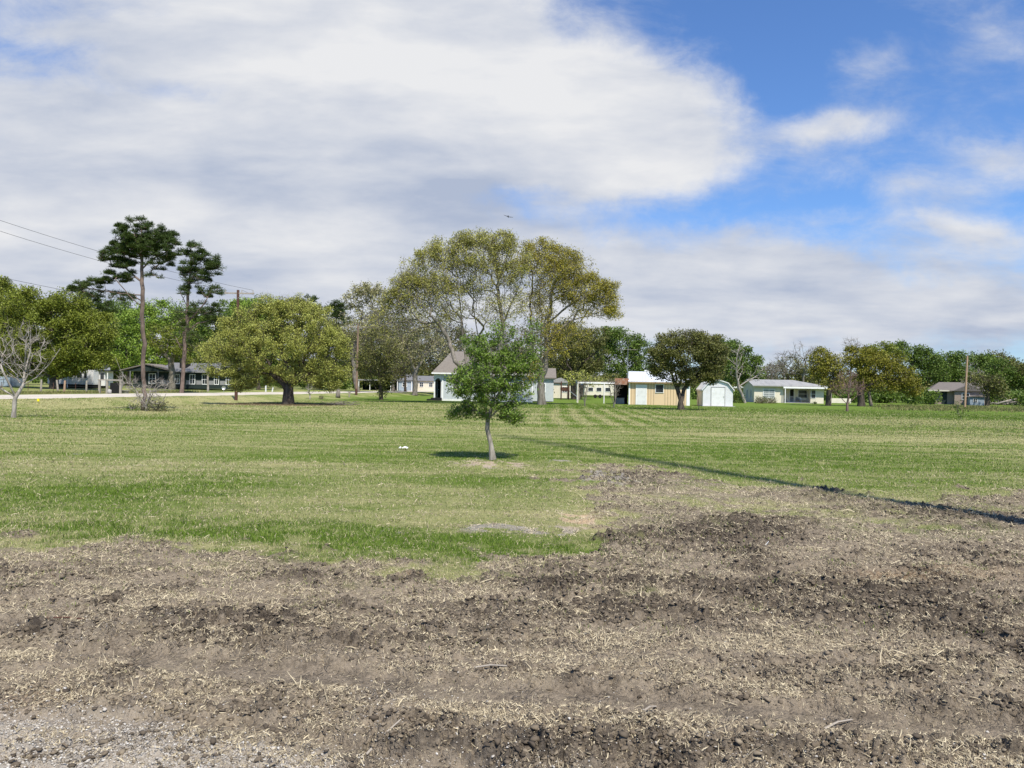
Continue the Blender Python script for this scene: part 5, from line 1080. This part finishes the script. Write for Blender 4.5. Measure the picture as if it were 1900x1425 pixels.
# fence posts, corral
def fence():
    fp = [(76, 727, 23, 0.02, 'straight pale fence post, leftmost behind the road'), (108, 728, 23, -.14, 'pale fence post leaning left, second from the left'), (119, 730, 24, .05, 'short split pale fence post, third from the left'), (160, 727, 21, .03, 'pale fence post before the white trailer home corner')]
    for (px, py, h, lean, lab) in fp:
        p = G(px, py); r = empty('fence_post', p, 0, lab, 'fence post', 'pale wooden fence posts beyond the road'); hh = h * p.y / F
        MB().tube([(0, 0, -.1), (lean * hh * .5, 0, hh * .5), (lean * hh, 0, hh)], .10, 7, .085).build('post', M['polel' if px == 119 else 'wood'], r)
    L = [G(px, 728.5) for px in (2, 52, 99, 140, 183)]
    r = empty('wire_fence', L[0], 0, 'low wire fence with thin dark steel stakes along the far verge', 'fence')
    for p in L: MB().tube([tuple(p - L[0]), tuple(p - L[0] + Vector((0, 0, 1.0)))], .025, 5).build('stake', M['pole'], r)
    b = MB()
    for z in (.35, .65, .95): b.tube([tuple(p - L[0] + Vector((0, 0, z))) for p in L], .008, 4)
    b.build('wires', M['wire'], r)
    a = G(184, 730); k = a.y / F; r = empty('timber_frame', a, 0, 'open weathered timber frame beside the far verge', 'timber frame')
    for px in (0, 14, 39): MB().box((px - 2) * k, (px + 1.3) * k, 0, .18, 0, 24 * k).build('post', M['wood'], r)
    MB().box(-3 * k, 42 * k, -.03, .2, 24.05 * k, 26.5 * k).build('beam', M['wood'], r)
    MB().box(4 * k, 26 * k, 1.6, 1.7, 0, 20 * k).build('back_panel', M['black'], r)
    p = G(233, 730); r = empty('stone_trough', p, 0, 'squat round stone trough on the grass beyond the road', 'trough'); V = []
    pr = [(.0, .0), (.26, .0), (.32, .15), (.45, .32), (.42, .34), (.3, .28), (0, .26)]; b = MB(); n = 14
    for (rr, z) in pr[1:-1]:
        for i in range(n): b.V.append((rr * math.cos(i * 2 * math.pi / n), rr * math.sin(i * 2 * math.pi / n), z))
    for j in range(len(pr) - 3):
        for i in range(n): b.F.append((j * n + i, j * n + (i + 1) % n, (j + 1) * n + (i + 1) % n, (j + 1) * n + i))
    b.F.append(tuple(range((len(pr) - 3) * n, (len(pr) - 2) * n))); b.build('bowl', M['stone'], r)
    p = G(203, 731); r = empty('garden_rock', p, 0, 'pale upright rock at the foot of the timber frame', 'rock')
    V = ICO_V * np.array([.22, .2, .32]) * (1 + rng.normal(0, .12, (12, 1))) + [0, 0, .2]; link('stone', np_mesh('stone', V, ICO_F), M['stone'], r)
fence()

# utility poles
def utility_pole(px, py, top, rb, rt_, mat_, label, arm=None, lean=0.0):
    p = G(px, py); h = (py - top) * p.y / F; r = empty('utility_pole', p, 0, label, 'utility pole')
    MB().tube([(0, 0, -.2), (lean * h * .5, 0, h * .5), (lean * h, 0, h)], rb, 10, rt_).build('pole', M[mat_], r)
    if arm:
        c = MB().box(arm[0], arm[1], -.06, .06, arm[2] - .07, arm[2] + .06).build('crossarm', M['wood'], r)
        for x in (arm[0] + .1, arm[1] - .1, .35): 
            MB().tube([(x, 0, arm[2] + .06), (x, 0, arm[2] + .2), (x, 0, arm[2] + .22), (x, 0, arm[2] + .32)], .05, 8, .035).build('insulator', M['stone'], r)
        for sx in (-1, 1): MB().tube([(0, -.1, arm[2] - .5), (sx * .6, -.07, arm[2] - .04)], .02, 5).build('brace', M['steel'], r)
    return p, h
pA, hA = utility_pole(438, 743, 538, .19, .14, 'pole', 'dark brown utility pole with a crossarm behind the round oak', (-1.2, 1.45, 0), .0) if False else (None, None)
p_ = G(438, 743); hA = 205 * p_.y / F
pA, hA = utility_pole(438, 743, 538, .145, .12, 'pole', 'dark brown utility pole with a crossarm behind the round oak', (-1.25, 1.5, hA - .3), .0)
p_ = G(661, 733)
pB, hB = utility_pole(661, 733, 600, .16, .12, 'wood2', 'brown utility pole with a dark foot between the round oak and the dark bushy tree', (-1.2, 1.2, 132 * p_.y / F - .4), .01)
MB().tube([(pB.x, pB.y, pB.z - .1), (pB.x, pB.y, pB.z + .9)], .172, 10).build('x', M['pole'])
o = bpy.data.objects['x']; o.name = 'pole_sleeve'; pp = [q for q in bpy.data.objects if q.name.startswith('utility_pole')]
o.parent = pp[-1]; o.matrix_parent_inverse = Matrix.Translation(-pp[-1].location)
p_ = G(1790, 757); utility_pole(1790, 757, 660, .14, .10, 'polel', 'pale orange-brown pole without wires right of the brown-roofed house', None, .035)
# pole behind the camera whose shadow lies across the field
r = empty('utility_pole', (8.9, 5.9, 0), 0, 'tall pole just out of view at the right whose long shadow crosses the lawn', 'utility pole')
MB().tube([(0, 0, -.2), (0, 0, 17), (0, 0, 34.5)], .30, 14, .15).build('pole', M['pole'], r)

def wire(name, label, a, b, sag, rad=.012, group='overhead wires'):
    pts = []
    for i in range(25):
        t = i / 24; p = a.lerp(b, t); pts.append((p.x, p.y, p.z - sag * 4 * t * (1 - t)))
    o = MB().tube(pts, rad, 4).build(name, M['wire']); tagp(o, label, 'wire', group)
def up(px, py, D): return ray(px, py, D)
A1 = pA + Vector((-1.15, 0, hA)); A2 = pA + Vector((1.4, 0, hA)); A3 = pA + Vector((.35, 0, hA)); AN = pA + Vector((0, 0, hA - 2.6))
# previous pole stands outside the frame at the left, nearer the camera
for (nm, pt, py, sg) in (('uppermost overhead wire entering at the left edge', A2, 340, .5), ('second overhead wire entering at the left edge, just below the top one', A1, 362, .5), ('lowest overhead wire entering at the left edge', AN, 470, .35)):
    wire('power_line', nm, up(-200, py, 42), pt, sg)
wire('power_line', 'overhead wire running right from the dark pole top', A3, pB + Vector((0, 0, hB)), .6)
wire('power_line', 'lower overhead wire running right behind the round oak', AN, pB + Vector((0, 0, hB - 2.5)), .6)

# small things
def roadside():
    for (px, py, h, ln, lab) in ((493, 727, 12, .0, 'taller white marker post by the road behind the round oak'), (505, 727, 8, .2, 'shorter leaning white marker post by the road behind the round oak')):
        p = G(px, py); r = empty('marker_post', p, 0, lab, 'marker post', 'white marker posts by the road'); k = p.y / F
        MB().tube([(0, 0, 0), (ln * h * k, 0, h * k)], .11, 8, .10).build('post', M['white'], r)
    p = G(415, 727); r = empty('satellite_dish', p, .3, 'small white dish on a short stand beyond the road', 'dish'); b = MB(); n = 12
    for (rr, y) in ((.02, .1), (.16, .06), (.27, 0)):
        for i in range(n): b.V.append((rr * math.cos(i * 2 * math.pi / n), y, .55 + rr * math.sin(i * 2 * math.pi / n)))
    for j in range(2):
        for i in range(n): b.F.append((j * n + i, j * n + (i + 1) % n, (j + 1) * n + (i + 1) % n, (j + 1) * n + i))
    b.build('bowl', M['steel'], r); MB().tube([(0, .1, 0), (0, .1, .55)], .03, 6).build('stand', M['steel'], r)
    p = G(71, 746); r = empty('marker_flag', p, 0, 'tiny yellow marker in the grass below the road at the left', 'marker')
    MB().box(-.07, .07, -.02, .02, .05, .22).build('plate', M['yellow'], r); MB().box(-.015, .015, .021, .04, 0, .15).build('stake', M['yellow'], r)
    p = G(627, 738); r = empty('tree_stump', p, 0, 'pale grey stump under the right edge of the round oak', 'stump')
    MB().tube([(0, 0, 0), (0, 0, .3), (.05, 0, 1.1)], .33, 9, .22).build('stump', B_gray, r, True)
    p = G(648, 737); r = empty('small_post', p, 0, 'short pale post right of the grey stump', 'post')
    MB().tube([(0, 0, 0), (0, 0, .75)], .1, 7).box(-.2, .2, -.1, .1, .6, .72).build('post', M['wood'], r)
    # brush beside the round oak's soil
    p = G(635, 752); r = empty('brush_pile', p, 0, 'small heap of dark twigs at the right edge of the bare soil circle', 'brush pile'); b = MB()
    for k in range(60):
        a = random.uniform(0, 6.28); L = random.uniform(.3, .9); x, y = random.gauss(0, .5), random.gauss(0, .3)
        b.tube([(x, y, random.uniform(.02, .2)), (x + L * math.cos(a), y + L * math.sin(a), random.uniform(.05, .4))], .018, 4, .008)
    b.build('twigs', B_gray, r)
    # litter
    p = G(748, 834.5); V = []
    nx, ny = 9, 5; b = MB(); r2 = random.Random(3)
    for j in range(ny):
        for i in range(nx): b.V.append((p.x - .13 + .26 * i / (nx - 1) + r2.uniform(-.015, .015), p.y - .08 + .16 * j / (ny - 1), p.z + .035 + r2.uniform(0, .05) * (1 if 0 < i < nx - 1 else .3)))
    for j in range(ny - 1):
        for i in range(nx - 1): b.F.append((j * nx + i, j * nx + i + 1, (j + 1) * nx + i + 1, (j + 1) * nx + i))
    o = b.build('litter', M['white']); tagp(o, 'crumpled white plastic litter on the lawn left of the sapling', 'litter')
    md = o.modifiers.new('s', 'SOLIDIFY'); md.thickness = .003
    p = G(1419, 1019); p.z = float(hmap(np.array([p.x]), np.array([p.y]))[0]); o = MB().extr([(-.006, 0), (.012, .02), (.03, .075), (.012, .055), (-.012, .03)], 'y', -.002, .002).build('feather', M['white']); o.location = p; o.rotation_euler = (.4, 0, .5); tagp(o, 'small white feather upright on the dark churned soil', 'feather')
    for (px, py, L, a, lab) in ((680, 1392, .28, 1.1, 'pale stick lying on the gravel at the lower left'), (85, 1155, .3, .1, 'thin dark twig on the straw at the left edge'), (1530, 1345, .22, .5, 'pale stick on the clods at the lower right'), (880, 1245, .2, .05, 'long pale reed lying on the packed track'), (1195, 1325, .14, .9, 'short pale stick standing up beside the lower track')):
        p = G(px, py); x, y = p.x, p.y; e = (x + L * math.cos(a), y + L * math.sin(a)); z0, z1 = hmap(np.array([x, e[0]]), np.array([y, e[1]]))
        o = MB().tube([(x, y, z0 + .012), ((x + e[0]) / 2, (y + e[1]) / 2 + .01, (z0 + z1) / 2 + .02), (e[0], e[1], z1 + .014)], .006, 6, .004).build('stick', M['wood'] if px != 85 else M['pole']); tagp(o, lab, 'stick')
roadside()

# log piles at the right
def log_pile(name, label, px, py, logs):
    p = G(px, py); r = empty(name, p, 0, label, 'log pile'); k = p.y / F
    for i, (x0, y0, x1, y1, rad) in enumerate(logs):
        dy = (i % 4) * .35 - .4
        MB().tube([((x0 - px) * k, dy, (py - y0) * k), ((x0 + x1) / 2 * k - px * k, dy + .1, (py - (y0 + y1) / 2) * k + .1), ((x1 - px) * k, dy + .3, (py - y1) * k)], rad, 7, rad * .7).build('log', B_pale, r, True)
    b = MB(); rr = random.Random(px)
    for q in range(46):
        x = rr.uniform(logs[0][0] - 4, logs[0][2] + 4); a = rr.uniform(-1.2, 1.2); L = rr.uniform(.5, 1.6)
        x = (x - px) * k; z = rr.uniform(.05, .4); b.tube([(x, rr.uniform(-.5, .6), z), (x + L * math.sin(a), rr.uniform(-.5, .6), z + L * .6 * math.cos(a))], .03, 4, .012)
    b.build('branches', B_pale, r)
log_pile('log_pile', 'heap of bleached white logs at the far right edge', 1865, 753, [(1845, 750, 1890, 739, .16), (1850, 751, 1880, 745, .12), (1842, 748, 1870, 751, .10), (1868, 751, 1893, 745, .12), (1872, 748, 1860, 735, .05), (1885, 745, 1896, 750, .1)])
log_pile('log_pile', 'grey tangle of fallen branches under the yellow-green oak', 1675, 748, [(1640, 745, 1660, 738, .06), (1636, 737, 1644, 743, .05), (1650, 741, 1690, 745, .06), (1700, 738, 1715, 747, .07), (1670, 735, 1676, 747, .05), (1685, 741, 1700, 746, .05)])

# ---- brown-roofed house far right
def brown_house():
    D = 128; a = onground(1733, D); r = empty('brown_house', a, -.42, 'low brick house with a wide brown-grey roof at the far right', 'house'); k = D / F
    MB().box(0, 7.6, 0, 8, 0, 2.2).build('wall', M['brick'], r)
    hip_roof(-.9, 8.3, -.7, 8.7, 2.2, 1.6, 2.0, 1.2, 'shingle_far', r)
    MB().box(-.9, 2.2, -.74, -.702, 2.2, 2.42).build('fascia', M['cream2'], r)
    MB().box(1.15, 1.95, -.03, -.002, .1, 2.15).build('door', M['teal'], r)
    MB().extr([(2.6, 2.28), (4.9, 3.3), (7.2, 2.28)], 'y', -1.6, 2).build('gable_roof', M['shingle_far'], r)
    MB().box(2.9, 6.9, -1.3, -.01, 0, 2.26).build('front_wing', M['brick'], r)
    window(r, 4.0, 5.0, .9, 1.9, -1.3, .07)
    q = empty('grey_toned_shed', onground(1800, 122), -.4, 'small white building, coloured grey for shade, half hidden behind the pale right pole', 'shed')
    MB().box(0, 2.0, 0, 2.4, 0, 1.35).build('wall', M['bluegrey'], q); MB().extr([(-.2, 1.35), (1.0, 1.65), (2.2, 1.35)], 'y', -.2, 3.2).build('roof', M['shingle_far'], q)  # the shed itself is white; grey walls stand in for the shade on it
    window(q, .5, 1.0, .55, 1.05, 0, .05)
brown_house()

# ---- middle distance: carport house, cream house, play set, gazebo, trailer
def middle():
    D = 170; k = D / F; a = onground(662, D); r = empty('carport_house', a, 0, 'distant dark carport with white posts behind the middle utility pole', 'carport')
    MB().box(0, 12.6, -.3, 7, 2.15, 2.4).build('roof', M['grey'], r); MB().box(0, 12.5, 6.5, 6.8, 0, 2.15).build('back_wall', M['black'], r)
    MB().box(9.4, 12.5, 0, 6, 0, 2.1).build('wall', M['bluegrey'], r)
    for x in (.4, 2.9, 7.6, 9.1, 12.3): MB().box(x, x + .14, -.2, -.06, 0, 2.15).build('post', M['trim'], r)
    window(r, 10.3, 11.2, .9, 1.8, 0, .1)
    MB().extr([(-.4, 2.405), (3.4, 3.9), (7.2, 2.405)], 'x', 5.2, 12.8).build('upper_roof', M['shingle_d'], r)
    a = onground(771, 178); r = empty('far_cream_house', a, 0, 'distant cream bungalow behind the forked pale tree', 'house')
    MB().box(0, 7.5, 0, 6, 0, 2.4).build('wall', M['cream'], r); MB().extr([(-.4, 2.4), (3, 3.6), (6.4, 2.4)], 'x', -.4, 8).build('roof', M['shingle_d'], r)
    for x in (1.0, 3.2, 5.5): window(r, x, x + .8, 1, 1.9, 0, .07)
    a = onground(1022, 122); r = empty('far_cream_house', a, 0, 'cream house behind the wooden play set', 'house')
    MB().box(0, 3.2, 0, 6, 0, 2.5).build('wall', M['cream'], r); MB().extr([(-.3, 2.5), (1.6, 3.3), (3.5, 2.5)], 'y', -.3, 6.3).build('roof', M['metalg'], r)
    window(r, 1.9, 2.6, 1.0, 1.8, 0, .07)
    a = onground(1084, 128); r = empty('camper', a, 0, 'cream camper trailer parked beyond the white pipe frame', 'camper')
    MB().extr([(0, .5), (.15, 2.1), (.5, 2.3), (5.0, 2.3), (5.3, 1.9), (5.3, .5)], 'y', 0, 2.2).build('body', M['cream2'], r)
    for x in (.7, 2.1, 3.6): window(r, x, x + .8, 1.2, 1.8, 0, .05, (0, 0))
    for x in (1.9, 2.7):
        b = MB(); b.tube([(x, -.06, .33), (x, .14, .33)], .30, 14); b.build('wheel', M['black'], r)
    MB().box(-1.1, 0, .9, 1.1, .42, .52).build('hitch', M['steel'], r)
    a = onground(1036, 108); r = empty('play_set', a, 0, 'brown wooden climbing play set under the dark olive tree', 'play set')
    for (x, y) in ((.4, 0), (1.5, 0), (.4, 1.1), (1.5, 1.1)): MB().box(x, x + .1, y, y + .1, 0, 2.6).build('post', M['redwood'], r)
    MB().box(.42, 1.58, .02, 1.18, 1.2, 1.28).build('deck', M['redwood'], r); MB().box(.5, 1.5, -.03, -.003, 1.3, 1.75).box(.36, .398, .1, 1.1, 1.3, 1.75).build('railing', M['redwood'], r)
    MB().tube([(.4, .55, 2.35), (-1.6, .55, 2.35)], .05, 6).tube([(-1.6, .55, 2.35), (-2.0, 0, 0)], .05, 6).tube([(-1.6, .55, 2.35), (-2.0, 1.1, 0)], .05, 6).build('swing_beam', M['redwood'], r)
    MB().poly([(1.6, .2, 1.25), (1.6, .9, 1.25), (3.1, .9, .1), (3.1, .2, .1), (1.6, .2, 1.33), (1.6, .9, 1.33), (3.1, .9, .18), (3.1, .2, .18)], [(0, 1, 2, 3), (7, 6, 5, 4), (0, 3, 7, 4), (1, 5, 6, 2), (0, 4, 5, 1), (3, 2, 6, 7)]).build('slide', M['bluegrey'], r)
    a = onground(1066, 118); r = empty('gazebo', a, 0, 'blue-grey tin-roofed open gazebo right of the play set', 'gazebo')
    MB().poly([(-1.3, -1, 2.2), (1.3, -1, 2.2), (1.3, 1, 2.2), (-1.3, 1, 2.2), (0.2, 0, 3.0)], [(0, 1, 4), (1, 2, 4), (2, 3, 4), (3, 0, 4), (3, 2, 1, 0)]).build('roof', M['bluegrey'], r)
    for (x, y) in ((-1.1, -.85), (1.0, -.85), (-1.1, .8), (1.0, .8)): MB().box(x, x + .09, y, y + .09, 0, 2.2).build('post', M['redwood'], r)
middle()

# ---- soaring bird
def bird():
    p = up(943, 402.5, 95); r = empty('bird', p, 0, 'dark bird gliding high above the big oak crown', 'bird')
    P = [((-.28, 0, .02), .01), ((-.18, 0, 0), .03), ((0, 0, -.02), .055), ((.14, 0, 0), .045), ((.2, 0, .02), .035), ((.25, 0, .02), .01)]
    V, Q = [], []; tube_chain(np.array([a for a, _ in P]), [b for _, b in P], 8, V, Q)
    b = MB().poly(V, Q)
    for sgn in (-1, 1):
        pts = [(.08, 0, 0), (.13, sgn * .25, .07), (.06, sgn * .55, .10), (-.06, sgn * .62, .09), (-.08, sgn * .3, .05), (-.10, 0, 0)]
        n = len(pts); b.poly([(x, y, z) for x, y, z in pts] + [(x, y, z + .012) for x, y, z in pts], [tuple(range(n)), tuple(range(2 * n - 1, n - 1, -1))] + [(i, (i + 1) % n, n + (i + 1) % n, n + i) for i in range(n)])
    b.poly([(-.2, -.05, 0), (-.2, .05, 0), (-.4, .1, .0), (-.4, -.1, .0), (-.2, -.05, .012), (-.2, .05, .012), (-.4, .1, .012), (-.4, -.1, .012)], [(0, 1, 2, 3), (7, 6, 5, 4), (0, 4, 5, 1), (1, 5, 6, 2), (2, 6, 7, 3), (3, 7, 4, 0)])
    o = b.build('body', M['black'], r); o.rotation_euler = (.25, .15, -.9 + 1.57 + .9)
bird()
print('objects', len(bpy.data.objects), 'faces', sum(len(m.polygons) for m in bpy.data.meshes))
